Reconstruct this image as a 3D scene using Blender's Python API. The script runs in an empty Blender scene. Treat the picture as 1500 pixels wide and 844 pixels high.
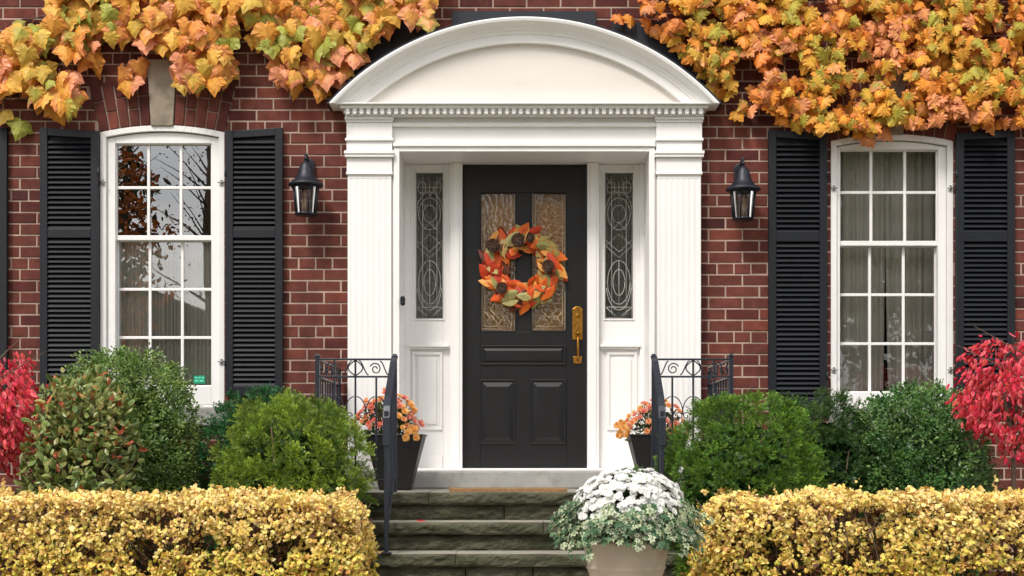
import bpy, math, random
import numpy as np
from mathutils import noise, Vector
random.seed(7); rng = np.random.default_rng(7)
R = math.radians; PI = math.pi
sc = bpy.context.scene
C = sc.collection

# ------------------------------------------------------------------ camera, world, light, exposure
CAMD, EYE = 11.0, 0.97
cam = bpy.data.cameras.new("camera"); camo = bpy.data.objects.new("camera", cam); C.objects.link(camo)
camo.location = (0, -CAMD, EYE); camo.rotation_euler = (R(90), 0, 0)
cam.sensor_width = 36; cam.lens = 2200/1500*36; cam.shift_x = -18/1500; cam.shift_y = 243/1500
cam.clip_end = 3000; cam.clip_start = 0.1
sc.camera = camo
sc.render.resolution_x = 1024; sc.render.resolution_y = 576
sc.view_settings.view_transform = 'Standard'; sc.view_settings.look = 'None'
sc.view_settings.gamma = 1; sc.view_settings.use_curve_mapping = False
sc.view_settings.exposure = 0.74

SUN_EL, SUN_AZ = 52, -28         # azimuth: degrees left of the viewer's back
world = bpy.data.worlds.new("World"); sc.world = world; world.use_nodes = True
nt = world.node_tree; nt.nodes.clear()
wo = nt.nodes.new('ShaderNodeOutputWorld'); bg = nt.nodes.new('ShaderNodeBackground')
sky = nt.nodes.new('ShaderNodeTexSky'); sky.sky_type = 'NISHITA'; sky.sun_disc = False
sky.sun_elevation = R(SUN_EL); sky.sun_rotation = R(180-SUN_AZ); sky.dust_density = 3; sky.air_density = 1.0
# broken cloud layer over the sky
tc = nt.nodes.new('ShaderNodeTexCoord'); mp = nt.nodes.new('ShaderNodeMapping'); mp.inputs['Scale'].default_value = (1, 1, 2.2)
cn = nt.nodes.new('ShaderNodeTexNoise'); cn.inputs['Scale'].default_value = 3.2; cn.inputs['Detail'].default_value = 7
cr = nt.nodes.new('ShaderNodeValToRGB'); cr.color_ramp.elements[0].position = 0.36; cr.color_ramp.elements[1].position = 0.56
cmx = nt.nodes.new('ShaderNodeMix'); cmx.data_type = 'RGBA'
nt.links.new(tc.outputs['Generated'], mp.inputs['Vector']); nt.links.new(mp.outputs[0], cn.inputs['Vector'])
nt.links.new(cn.outputs['Fac'], cr.inputs[0]); nt.links.new(cr.outputs[0], cmx.inputs['Factor'])
nt.links.new(sky.outputs[0], cmx.inputs['A']); cmx.inputs['B'].default_value = (11.0, 10.8, 10.6, 1)
nt.links.new(cmx.outputs['Result'], bg.inputs[0]); bg.inputs[1].default_value = 0.10
nt.links.new(bg.outputs[0], wo.inputs[0])
sl = bpy.data.lights.new("sun", 'SUN'); so = bpy.data.objects.new("sun", sl); C.objects.link(so)
sl.energy = 1.7; sl.angle = R(14); sl.color = (1.0, 0.95, 0.88)
so.rotation_euler = (R(90-SUN_EL), 0, R(SUN_AZ)); so.location = (-4, -8, 12)

# ------------------------------------------------------------------ helpers
def S(r, g, b):
    def f(v):
        v /= 255.0
        return v/12.92 if v <= .04045 else ((v+.055)/1.055)**2.4
    return (f(r), f(g), f(b))
def W(px, py, Y=0.0):
    k = (CAMD+Y)/2200.0
    return ((px-768)*k, Y, EYE+(665-py)*k)
def X(px, Y=0.0): return (px-768)*(CAMD+Y)/2200.0
def Z(py, Y=0.0): return EYE+(665-py)*(CAMD+Y)/2200.0

class MB:
    def __init__(s): s.v = []; s.f = []; s.c = []; s.m = []; s.sm = []
    def add(s, vs, fs, col=(1, 1, 1), m=0, sm=False):
        o = len(s.v); s.v += [tuple(p) for p in vs]
        s.c += [col]*len(vs) if not isinstance(col, list) else col
        for f in fs: s.f.append(tuple(i+o for i in f)); s.m.append(m); s.sm.append(sm)
    def box(s, x0, x1, y0, y1, z0, z1, col=(1, 1, 1), m=0):
        if x0 > x1: x0, x1 = x1, x0
        if y0 > y1: y0, y1 = y1, y0
        if z0 > z1: z0, z1 = z1, z0
        s.add([(x0,y0,z0),(x1,y0,z0),(x1,y1,z0),(x0,y1,z0),(x0,y0,z1),(x1,y0,z1),(x1,y1,z1),(x0,y1,z1)],
              [(0,3,2,1),(4,5,6,7),(0,1,5,4),(1,2,6,5),(2,3,7,6),(3,0,4,7)], col, m)
    def prism(s, poly, y0, y1, col=(1, 1, 1), m=0):      # poly in xz, counter-clockwise seen from -y
        n = len(poly)
        s.add([(x, y0, z) for x, z in poly]+[(x, y1, z) for x, z in poly],
              [tuple(range(n)), tuple(range(2*n-1, n-1, -1))]+[(i, n+i, n+(i+1) % n, (i+1) % n) for i in range(n)], col, m)
    def prismz(s, poly, z0, z1, col=(1, 1, 1), m=0):     # poly in xy
        n = len(poly)
        s.add([(x, y, z0) for x, y in poly]+[(x, y, z1) for x, y in poly],
              [tuple(range(n-1, -1, -1)), tuple(range(n, 2*n))]+[(i, (i+1) % n, n+(i+1) % n, n+i) for i in range(n)], col, m)
    def tube(s, pts, r, n=8, col=(1, 1, 1), m=0, sm=True):
        pts = [Vector(p) for p in pts]; rs = r if isinstance(r, (list, tuple)) else [r]*len(pts)
        vs = []; fs = []; prev = None
        for i, p in enumerate(pts):
            t = (pts[min(i+1, len(pts)-1)]-pts[max(i-1, 0)]).normalized()
            if prev is None:
                a = t.orthogonal().normalized()
            else:
                a = (prev-t*prev.dot(t))
                a = a.normalized() if a.length > 1e-6 else t.orthogonal().normalized()
            prev = a; b = t.cross(a)
            for k in range(n):
                an = 2*PI*k/n+PI/n; q = p+(a*math.cos(an)+b*math.sin(an))*rs[i]; vs.append(tuple(q))
        for i in range(len(pts)-1):
            for k in range(n): fs.append((i*n+k, i*n+(k+1) % n, (i+1)*n+(k+1) % n, (i+1)*n+k))
        fs.append(tuple(range(n-1, -1, -1))); fs.append(tuple((len(pts)-1)*n+k for k in range(n)))
        s.add(vs, fs, col, m, sm)
    def lathe(s, prof, cx, cy, n=24, col=(1, 1, 1), m=0, sm=True, rot=0, sx=1, sy=1):
        vs = []; fs = []
        for r, z in prof:
            for k in range(n):
                a = 2*PI*k/n+rot; vs.append((cx+r*sx*math.cos(a), cy+r*sy*math.sin(a), z))
        for i in range(len(prof)-1):
            for k in range(n): fs.append((i*n+k, i*n+(k+1) % n, (i+1)*n+(k+1) % n, (i+1)*n+k))
        s.add(vs, fs, col, m, sm)
    def arr(s, V, F, col, m=0, sm=False):                # numpy bulk
        o = len(s.v); s.v += V.tolist(); s.c += col.tolist(); s.f += (F+o).tolist(); s.m += [m]*len(F); s.sm += [sm]*len(F)
    def build(s, name, mats, parent=None, loc=None, bevel=0, seg=2):
        me = bpy.data.meshes.new(name)
        o = bpy.data.objects.new(name, me); C.objects.link(o)
        root = parent
        while root is not None and root.parent is not None: root = root.parent
        if root is not None: off = np.array(root.location)
        elif loc is not None: off = np.array(loc, dtype=float); o.location = loc
        else: off = np.zeros(3)
        V = np.array(s.v, dtype=float)-off
        me.from_pydata(V.tolist(), [], s.f)
        if not isinstance(mats, (list, tuple)): mats = [mats]
        for mt in mats: me.materials.append(mt)
        me.polygons.foreach_set('material_index', s.m)
        me.polygons.foreach_set('use_smooth', s.sm)
        at = me.color_attributes.new('col', 'FLOAT_COLOR', 'POINT')
        cc = np.ones((len(s.c), 4), dtype=np.float32); cc[:, :3] = np.array(s.c, dtype=np.float32).reshape(-1, 3)
        at.data.foreach_set('color', cc.ravel())
        me.update()
        if parent: o.parent = parent
        if bevel:
            b = o.modifiers.new('bevel', 'BEVEL'); b.width = bevel; b.segments = seg; b.limit_method = 'ANGLE'; b.angle_limit = R(40)
        return o
def tag(o, label=None, cat=None, group=None, kind=None):
    if label: o['label'] = label
    if cat: o['category'] = cat
    if group: o['group'] = group
    if kind: o['kind'] = kind
    return o
def empty(name, loc, label=None, cat=None, group=None):
    o = bpy.data.objects.new(name, None); C.objects.link(o); o.location = loc; o.empty_display_size = .1
    return tag(o, label, cat, group)

# ------------------------------------------------------------------ materials
def newmat(name):
    m = bpy.data.materials.new(name); m.use_nodes = True
    n = m.node_tree; n.nodes.clear(); out = n.nodes.new('ShaderNodeOutputMaterial')
    return m, n, out
def mat(name, col=(.5, .5, .5), rough=.5, metal=0, spec=.5, attr=False, var=.0, vscale=8, bump=0, bscale=60, dark=None, dscale=3, dlo=.5, dhi=.7, vdet=4, stretch=(1, 1, 1), damt=1.0, coat=0):
    m, n, out = newmat(name); N = n.nodes.new; L = n.links.new
    p = N('ShaderNodeBsdfPrincipled'); L(p.outputs[0], out.inputs[0])
    p.inputs['Roughness'].default_value = rough; p.inputs['Metallic'].default_value = metal
    p.inputs['Specular IOR Level'].default_value = spec; p.inputs['Coat Weight'].default_value = coat
    tcn = N('ShaderNodeTexCoord'); mpn = N('ShaderNodeMapping'); mpn.inputs['Scale'].default_value = stretch
    L(tcn.outputs['Object'], mpn.inputs['Vector'])
    if attr:
        a = N('ShaderNodeAttribute'); a.attribute_name = 'col'; src = a.outputs['Color']
    else:
        a = N('ShaderNodeRGB'); a.outputs[0].default_value = (*col, 1); src = a.outputs[0]
    if var:
        t = N('ShaderNodeTexNoise'); t.inputs['Scale'].default_value = vscale; t.inputs['Detail'].default_value = vdet
        L(mpn.outputs[0], t.inputs['Vector'])
        mr = N('ShaderNodeMapRange'); mr.inputs['From Min'].default_value = .3; mr.inputs['From Max'].default_value = .7
        mr.inputs['To Min'].default_value = 1-var; mr.inputs['To Max'].default_value = 1+var
        L(t.outputs['Fac'], mr.inputs['Value'])
        mx = N('ShaderNodeVectorMath'); mx.operation = 'SCALE'; L(src, mx.inputs[0]); L(mr.outputs[0], mx.inputs['Scale']); src = mx.outputs[0]
    if dark:
        t = N('ShaderNodeTexNoise'); t.inputs['Scale'].default_value = dscale; t.inputs['Detail'].default_value = 8; t.inputs['Roughness'].default_value = .65
        L(mpn.outputs[0], t.inputs['Vector'])
        mr = N('ShaderNodeMapRange'); mr.inputs['From Min'].default_value = dlo; mr.inputs['From Max'].default_value = dhi; mr.inputs['To Max'].default_value = damt
        L(t.outputs['Fac'], mr.inputs['Value'])
        mx = N('ShaderNodeMix'); mx.data_type = 'RGBA'; L(mr.outputs[0], mx.inputs['Factor']); L(src, mx.inputs['A']); mx.inputs['B'].default_value = (*dark, 1); src = mx.outputs['Result']
    L(src, p.inputs['Base Color'])
    if bump:
        t = N('ShaderNodeTexNoise'); t.inputs['Scale'].default_value = bscale; t.inputs['Detail'].default_value = 6
        L(mpn.outputs[0], t.inputs['Vector'])
        b = N('ShaderNodeBump'); b.inputs['Strength'].default_value = bump; b.inputs['Distance'].default_value = .01
        L(t.outputs['Fac'], b.inputs['Height']); L(b.outputs[0], p.inputs['Normal'])
    return m
def leafmat(name, trans=.3, rough=.5, var=.25, vscale=60, spec=.35):
    m, n, out = newmat(name); N = n.nodes.new; L = n.links.new
    a = N('ShaderNodeAttribute'); a.attribute_name = 'col'
    t = N('ShaderNodeTexNoise'); t.inputs['Scale'].default_value = vscale; t.inputs['Detail'].default_value = 3
    tcn = N('ShaderNodeTexCoord'); L(tcn.outputs['Object'], t.inputs['Vector'])
    mr = N('ShaderNodeMapRange'); mr.inputs['From Min'].default_value = .3; mr.inputs['From Max'].default_value = .7
    mr.inputs['To Min'].default_value = 1-var; mr.inputs['To Max'].default_value = 1+var; L(t.outputs['Fac'], mr.inputs['Value'])
    mx = N('ShaderNodeVectorMath'); mx.operation = 'SCALE'; L(a.outputs['Color'], mx.inputs[0]); L(mr.outputs[0], mx.inputs['Scale'])
    p = N('ShaderNodeBsdfPrincipled'); p.inputs['Roughness'].default_value = rough; p.inputs['Specular IOR Level'].default_value = spec
    L(mx.outputs[0], p.inputs['Base Color'])
    tr = N('ShaderNodeBsdfTranslucent'); L(mx.outputs[0], tr.inputs[0])
    ms = N('ShaderNodeMixShader'); ms.inputs[0].default_value = trans; L(p.outputs[0], ms.inputs[1]); L(tr.outputs[0], ms.inputs[2])
    L(ms.outputs[0], out.inputs[0])
    return m
def glassmat(name, refl=.2, tint=(1, 1, 1), rough=0.0, bump=0, bscale=20, vor=False):
    m, n, out = newmat(name); N = n.nodes.new; L = n.links.new
    g = N('ShaderNodeBsdfGlossy'); g.inputs['Roughness'].default_value = rough
    t = N('ShaderNodeBsdfTransparent'); t.inputs[0].default_value = (*tint, 1)
    lw = N('ShaderNodeLayerWeight'); lw.inputs['Blend'].default_value = .35
    mr = N('ShaderNodeMapRange'); mr.inputs['To Min'].default_value = refl; mr.inputs['To Max'].default_value = 1; L(lw.outputs['Fresnel'], mr.inputs['Value'])
    mr.inputs['From Min'].default_value = .15
    ms = N('ShaderNodeMixShader'); L(mr.outputs[0], ms.inputs[0]); L(t.outputs[0], ms.inputs[1]); L(g.outputs[0], ms.inputs[2]); L(ms.outputs[0], out.inputs[0])
    if bump:
        tcn = N('ShaderNodeTexCoord')
        x = N('ShaderNodeTexVoronoi' if vor else 'ShaderNodeTexNoise'); x.inputs['Scale'].default_value = bscale; L(tcn.outputs['Object'], x.inputs['Vector'])
        b = N('ShaderNodeBump'); b.inputs['Strength'].default_value = bump; b.inputs['Distance'].default_value = .02
        L(x.outputs[0], b.inputs['Height']); L(b.outputs[0], g.inputs['Normal']); 
    return m
def clothmat(name, col, trans=.35):
    m, n, out = newmat(name); N = n.nodes.new; L = n.links.new
    d = N('ShaderNodeBsdfDiffuse'); d.inputs[0].default_value = (*col, 1)
    t = N('ShaderNodeBsdfTranslucent'); t.inputs[0].default_value = (*col, 1)
    w = N('ShaderNodeTexNoise'); w.inputs['Scale'].default_value = 4; tcn = N('ShaderNodeTexCoord'); L(tcn.outputs['Object'], w.inputs['Vector'])
    ms = N('ShaderNodeMixShader'); ms.inputs[0].default_value = trans; L(d.outputs[0], ms.inputs[1]); L(t.outputs[0], ms.inputs[2]); L(ms.outputs[0], out.inputs[0])
    return m

M = {}
M['brick'] = mat('brick', rough=.85, attr=True, var=.22, vscale=14, bump=.35, bscale=140, dark=S(70, 34, 32), dscale=30, dlo=.58, dhi=.75, damt=.6, spec=.25)
M['mortar'] = mat('mortar', S(184, 160, 145), .95, var=.15, vscale=9, bump=.5, bscale=180, dark=S(120, 104, 94), dscale=4, dlo=.5, dhi=.72, damt=.6, spec=.2)
M['white'] = mat('white_paint', (.83, .815, .80), .42, var=.035, vscale=2.5, bump=.05, bscale=30, dark=(.60, .58, .52), dscale=7, dlo=.62, dhi=.85, damt=.35, stretch=(1, 1, .35), spec=.4)
M['cream'] = mat('tympanum_shade_paint', (.72, .68, .625), .5, var=.05, vscale=2, bump=.06, bscale=24, dark=(.55, .50, .42), dscale=5, dlo=.55, dhi=.85, damt=.4, stretch=(.4, 1, 1.6), spec=.35)  # tympanum's shade put into the colour, darker and beiger than the white trim
M['winwhite'] = mat('window_paint', (.82, .805, .79), .4, var=.03, vscale=6, dark=(.6, .58, .52), dscale=12, dlo=.62, dhi=.85, damt=.3, spec=.4)
M['shutter'] = mat('shutter_paint', S(15, 19, 26), .5, var=.12, vscale=12, bump=.05, bscale=50, dark=S(28, 32, 36), dscale=9, dlo=.56, dhi=.8, damt=.5, spec=.4)
M['door'] = mat('door_paint', S(11, 11, 13), .4, var=.08, vscale=6, bump=.03, bscale=40, spec=.45)
M['iron'] = mat('iron_sky_sheen', S(20, 27, 40), .38, var=.25, vscale=40, bump=.12, bscale=90, spec=.55)  # bluish sky sheen on black iron put into the base colour
M['lantern'] = mat('lantern_metal', S(30, 34, 44), .45, metal=.3, var=.2, vscale=50, bump=.1, bscale=120)
M['brass'] = mat('brass', S(176, 126, 54), .3, metal=1, var=.3, vscale=40, bump=.1, bscale=60)
M['lead'] = mat('lead_came', S(188, 188, 182), .5, metal=.2)
M['came'] = mat('zinc_came', S(214, 200, 168), .4, metal=.2)
M['limestone'] = mat('limestone', S(150, 149, 145), .85, var=.15, vscale=8, bump=.3, bscale=80, dark=S(105, 103, 98), dscale=5, dlo=.5, dhi=.8, damt=.7)
M['keystone'] = mat('keystone_stone', S(150, 138, 122), .9, var=.2, vscale=8, bump=.4, bscale=60, dark=S(96, 88, 76), dscale=9, dlo=.5, dhi=.75, damt=.8)
M['sillstone'] = mat('threshold_stone', S(158, 157, 153), .8, var=.12, vscale=7, bump=.25, bscale=90, dark=S(120, 117, 110), dscale=8, dlo=.5, dhi=.75, damt=.7)
M['stone'] = mat('step_stone', S(86, 84, 70), .97, var=.35, vscale=9, bump=.7, bscale=45, dark=S(54, 57, 40), dscale=5, dlo=.40, dhi=.62, damt=.9, stretch=(.6, 1, 1.6), spec=.2)
M['tread'] = mat('tread_top', S(146, 142, 130), .9, var=.2, vscale=12, bump=.4, bscale=60, dark=S(100, 96, 80), dscale=6, dlo=.5, dhi=.75, damt=.7)
M['flash'] = mat('flashing', S(24, 29, 38), .55, var=.2, vscale=12)
M['planter'] = mat('black_planter', S(30, 29, 31), .5, var=.1, vscale=6, bump=.05, bscale=40)
M['beige'] = mat('beige_pot', S(188, 172, 152), .6, var=.08, vscale=10, bump=.12, bscale=60, dark=S(150, 134, 112), dscale=6, dlo=.52, dhi=.8, damt=.5, stretch=(1, 1, .5))
M['soil'] = mat('soil', S(58, 42, 32), .95, var=.4, vscale=20, bump=1, bscale=40)
M['mat'] = mat('coir', S(150, 116, 78), .95, var=.25, vscale=80, bump=1, bscale=200)
M['bark'] = mat('bark', S(96, 78, 64), .9, var=.3, vscale=20, bump=.6, bscale=60)
M['vinebark'] = mat('vine_bark', S(104, 80, 66), .9, var=.3, vscale=30, bump=.5, bscale=90)
M['leaf'] = leafmat('leaf', .18, .5, .2, 30)
M['gloss'] = leafmat('glossy_leaf', .15, .36, .2, 40, .5)
M['needle'] = leafmat('yew_needle', .2, .5, .3, 12, .3)
M['petal'] = leafmat('petal', .5, .6, .05, 40, .2)
M['cone'] = mat('pine_cone', S(58, 40, 30), .8, var=.4, vscale=60)
M['glass'] = glassmat('window_glass', .31, (.93, .95, .94), 0, .015, 2.2)
M['glassr'] = glassmat('window_glass_dim', .09, (.94, .93, .93), 0, .015, 2.2)
M['leadglass'] = glassmat('leaded_glass', .08, (.80, .82, .80), .03, .08, 18)
M['doorglass'] = glassmat('bevelled_glass', .12, (.94, .80, .55), .04, .16, 34, True)  # amber tint carries part of the brown reflection in the door panes
M['lampglass'] = glassmat('lamp_glass', .05, (.80, .82, .84), .06)
M['curtain'] = clothmat('curtain_cloth', S(236, 232, 222), .08)
M['curtainr'] = clothmat('curtain_cloth_grey', S(226, 225, 212), .08)
M['curtaind'] = clothmat('door_curtain_cloth', S(178, 174, 162))
M['amber'] = clothmat('amber_reflection_cloth', S(236, 196, 130), .1)  # brown reflection of the door panes put into the curtain colour
M['room'] = mat('room_dark', S(62, 56, 50), .9)
M['sticker'] = mat('sticker_green', S(20, 130, 96), .5)
M['stickmark'] = mat('sticker_mark', S(90, 200, 170), .5)
M['candle'] = mat('candle_sleeve', S(160, 132, 108), .6)
M['roof'] = mat('roof_shingle', S(70, 66, 64), .9, var=.3, vscale=20)
M['blackplastic'] = mat('black_plastic', S(16, 17, 20), .3)
M['steel'] = mat('steel_hook', S(150, 150, 148), .4, metal=.8)

def weather(m, scale, lo, hi, cola):
    n = m.node_tree; p = [x for x in n.nodes if x.type == 'BSDF_PRINCIPLED'][0]; L = n.links.new
    src = p.inputs['Base Color'].links[0].from_socket
    tcn = n.nodes.new('ShaderNodeTexCoord'); mp_ = n.nodes.new('ShaderNodeMapping'); mp_.inputs['Scale'].default_value = (1.6, 1, .45); L(tcn.outputs['Object'], mp_.inputs['Vector'])
    t = n.nodes.new('ShaderNodeTexNoise'); t.inputs['Scale'].default_value = scale; t.inputs['Detail'].default_value = 9; t.inputs['Roughness'].default_value = .7; L(mp_.outputs[0], t.inputs['Vector'])
    mr = n.nodes.new('ShaderNodeMapRange'); mr.inputs['From Min'].default_value = lo; mr.inputs['From Max'].default_value = hi; mr.inputs['To Max'].default_value = cola[3]; L(t.outputs['Fac'], mr.inputs['Value'])
    mx = n.nodes.new('ShaderNodeMix'); mx.data_type = 'RGBA'; L(mr.outputs[0], mx.inputs['Factor']); L(src, mx.inputs['A']); mx.inputs['B'].default_value = (*cola[:3], 1); L(mx.outputs['Result'], p.inputs['Base Color'])
weather(M['brick'], 2.2, .48, .72, (*S(62, 36, 34), .55)); weather(M['brick'], 5, .62, .8, (*S(150, 110, 98), .35)); weather(M['mortar'], 2.2, .45, .75, (*S(110, 96, 86), .6))
weather(M['white'], 1.6, .52, .8, (.62, .59, .52, .22)); weather(M['stone'], 6, .55, .75, (*S(60, 70, 38), .5))
# ------------------------------------------------------------------ ground, beds, path
def sheet(name, x0, x1, y0, y1, z, m, n=1):
    b = MB()
    b.add([(x0, y0, z), (x1, y0, z), (x1, y1, z), (x0, y1, z)], [(0, 1, 2, 3)])
    return tag(b.build(name, m), kind='structure')
M['grass'] = mat('lawn', S(92, 90, 62), .95, var=.35, vscale=3, bump=.8, bscale=60, dark=S(120, 96, 50), dscale=4, dlo=.55, dhi=.75, damt=.6)
M['mulch'] = mat('mulch', S(72, 50, 38), .95, var=.5, vscale=30, bump=1, bscale=50, dark=S(36, 26, 20), dscale=25, dlo=.45, dhi=.6)
M['paving'] = mat('paving', S(140, 136, 126), .9, var=.2, vscale=6, bump=.4, bscale=50)
M['asphalt'] = mat('asphalt', (.05, .05, .052), .9, var=.2, vscale=30, bump=.5, bscale=120)
sheet('ground', -900, 900, -900, 900, 0, M['grass'])
sheet('planting_bed', -6, 6, -3.1, 0.0, .008, M['mulch'])
sheet('garden_path', -.95, .95, -14.0, -2.16, .012, M['paving'])
sheet('road', -200, 200, -24, -16, .004, M['asphalt'])

# ------------------------------------------------------------------ the house
house = empty('brick_house', (0, 0, 0), 'dark red brick house front with white arched portico, black door and two shuttered windows', 'house')
PITCH, JX = .08333, .2475
LW = dict(cx=X(238), half=.455, top=Z(183.5), fc=Z(586), ri=403/200, ro=473/200)
RW = dict(cx=X(1306), half=.445, top=Z(197), fc=Z(586+13), ri=403/200, ro=473/200)
FAN = math.atan2(108, 461)
def openings(z):
    out = []
    if z < Z(150, -.1): out.append((-1.27, 1.27))
    else:
        r = 385/208.; cz = Z(410, -.45)
        d = r*r-(z-cz)**2
        if d > 0 and z < cz+r: h = math.sqrt(d); out.append((-h, h))
    for w, sill in ((LW, Z(624)), (RW, Z(628))):
        if z > sill:
            dz = z-w['fc']
            if z < w['top']-.05: out.append((w['cx']-w['half'], w['cx']+w['half']))
            elif dz < w['ro']*math.cos(FAN)+.03:
                h = dz*math.tan(FAN); out.append((w['cx']-h, w['cx']+h))
    return out
def subtract(iv, holes):
    res = [iv]
    for a, b in holes:
        nr = []
        for x0, x1 in res:
            if b <= x0 or a >= x1: nr.append((x0, x1)); continue
            if a > x0: nr.append((x0, a))
            if b < x1: nr.append((b, x1))
        res = nr
    return res
def brickcol():
    t = random.random(); base = np.array(S(102, 55, 46))
    if t < .12: base = np.array(S(86, 42, 38))
    elif t < .22: base = np.array(S(118, 62, 51))
    elif t < .27: base = np.array(S(74, 38, 37))
    return tuple(base*random.uniform(.86, 1.14))
wall = MB(); WX = 5.6
def brick(b, x0, x1, z0, z1, y, depth=.02):
    c = brickcol(); j = lambda: random.uniform(-.0012, .0012); e = .0025
    f = [(x0+e+j(), z0+e+j()), (x1-e+j(), z0+e+j()), (x1-e+j(), z1-e+j()), (x0+e+j(), z1-e+j())]
    k = [(x0, z0), (x1, z0), (x1, z1), (x0, z1)]
    b.add([(p, y, q) for p, q in f]+[(p, y+.003, q) for p, q in k]+[(p, y+depth, q) for p, q in k],
          [(0, 1, 2, 3)]+[(i+4, (i+1) % 4+4, (i+1) % 4, i) for i in range(4)]+[(i+8, (i+1) % 4+8, (i+1) % 4+4, i+4) for i in range(4)], c, 0)
for sgn, zc0, phase in ((-1, Z(486), -1.715), (1, Z(494), 1.5975)):
    for k in range(-23, 52):
        zc = zc0+k*PITCH; z0, z1 = zc-PITCH/2, zc+PITCH/2
        if z1 < -.05 or z0 > 5.6: continue
        split = .95
        iv = (-WX, split) if sgn < 0 else (split, WX)
        spans = subtract(iv, openings(zc))
        hdr = (k % 6 == 0); step = JX/2 if hdr else JX
        ph = phase+(JX/4 if hdr else (0 if k % 2 else JX/2))
        for a, b_ in spans:
            if b_-a < .004: continue
            wall.box(a, b_, .0035, .24, z0, z1, m=1)
            n0 = math.floor((a-ph)/step)
            x = ph+n0*step
            while x < b_:
                p0, p1 = max(x+.006, a), min(x+step-.006, b_)
                if p1-p0 > .018: brick(wall, p0+random.uniform(-.001, .001), p1+random.uniform(-.001, .001), z0+.006, z1-.006, random.uniform(-.0035, .0015))
                x += step
# side and back walls
wall.box(-WX, -WX+.2, .241, 8, 0, 5.6, brickcol(), 0); wall.box(WX-.2, WX, .241, 8, 0, 5.6, brickcol(), 0); wall.box(-WX, WX, 8, 8.2, 0, 5.6, brickcol(), 0)
wall.build('wall', [M['brick'], M['mortar']], house)
rf = MB(); rf.prism([(-6, 5.6), (6, 5.6), (0, 8.6)], -.35, 8.5); rf.build('roof', M['roof'], house)
rm = MB()
for x0, x1 in ((-3.9, -1.5), (1.5, 3.9)):
    rm.box(x0, x1, 2.4, 2.5, .3, 4)
    rm.box(x0, x0+.03, .3, 2.4, .3, 4); rm.box(x1-.03, x1, .3, 2.4, .3, 4); rm.box(x0, x1, .3, 2.4, .25, .3); rm.box(x0, x1, .3, 2.4, 4, 4.05)
rm.box(-1.3, 1.3, 1.6, 1.7, .3, 4); rm.box(-1.3, -1.27, .5, 1.6, .3, 4); rm.box(1.27, 1.3, .5, 1.6, .3, 4); rm.box(-1.3, 1.3, .5, 1.6, 4, 4.05)
rm.build('interior', M['room'], house)

# arches over the windows
def fan(w, key_top):
    b = MB(); cx, cz = w['cx'], w['fc']
    P = lambda a, r: (cx+r*math.sin(a), cz+r*math.cos(a))
    kh0, kh1 = .085, .11                     # keystone half widths
    ak = math.atan2(kh0, w['ri'])
    for s in (-1, 1):
        n = 5
        # mortar backing
        seg = 8; poly = [P(s*(ak+(FAN-ak)*i/seg), w['ri']) for i in range(seg+1)]+[P(s*(FAN-(FAN-ak)*i/seg), w['ro']) for i in range(seg+1)]
        if s < 0: poly = poly[::-1]
        b.prism(poly, .0045, .22, m=1)
        for i in range(n):
            a0 = ak+(FAN-ak)*i/n+.0028; a1 = ak+(FAN-ak)*(i+1)/n-.0028
            cut = .62 if i % 2 == 0 else .36
            rr = [w['ri']+.002, w['ri']+(w['ro']-w['ri'])*cut, w['ro']-.002]
            for q in range(2):
                r0, r1 = rr[q]+(.005 if q else 0), rr[q+1]-(.005 if q == 0 else 0)
                pl = [P(s*a0, r0), P(s*a1, r0), P(s*a1, r1), P(s*a0, r1)]
                if s < 0: pl = pl[::-1]
                # counter-clockwise seen from -y
                b.prism(pl, -.008+random.uniform(-.002, .002), .02, brickcol(), 0)
    o = b.build('window_arch', [M['brick'], M['mortar']], house, bevel=.0025, seg=1)
    kb = MB(); kb.prism([(cx-kh0+.004, cz+w['ri']*math.cos(ak)-.01), (cx+kh0-.004, cz+w['ri']*math.cos(ak)-.01), (cx+kh1, key_top), (cx-kh1, key_top)], -.022, .2)
    kb.build('keystone', M['keystone'], house, bevel=.006)
fan(LW, Z(88)); fan(RW, Z(102))

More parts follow.
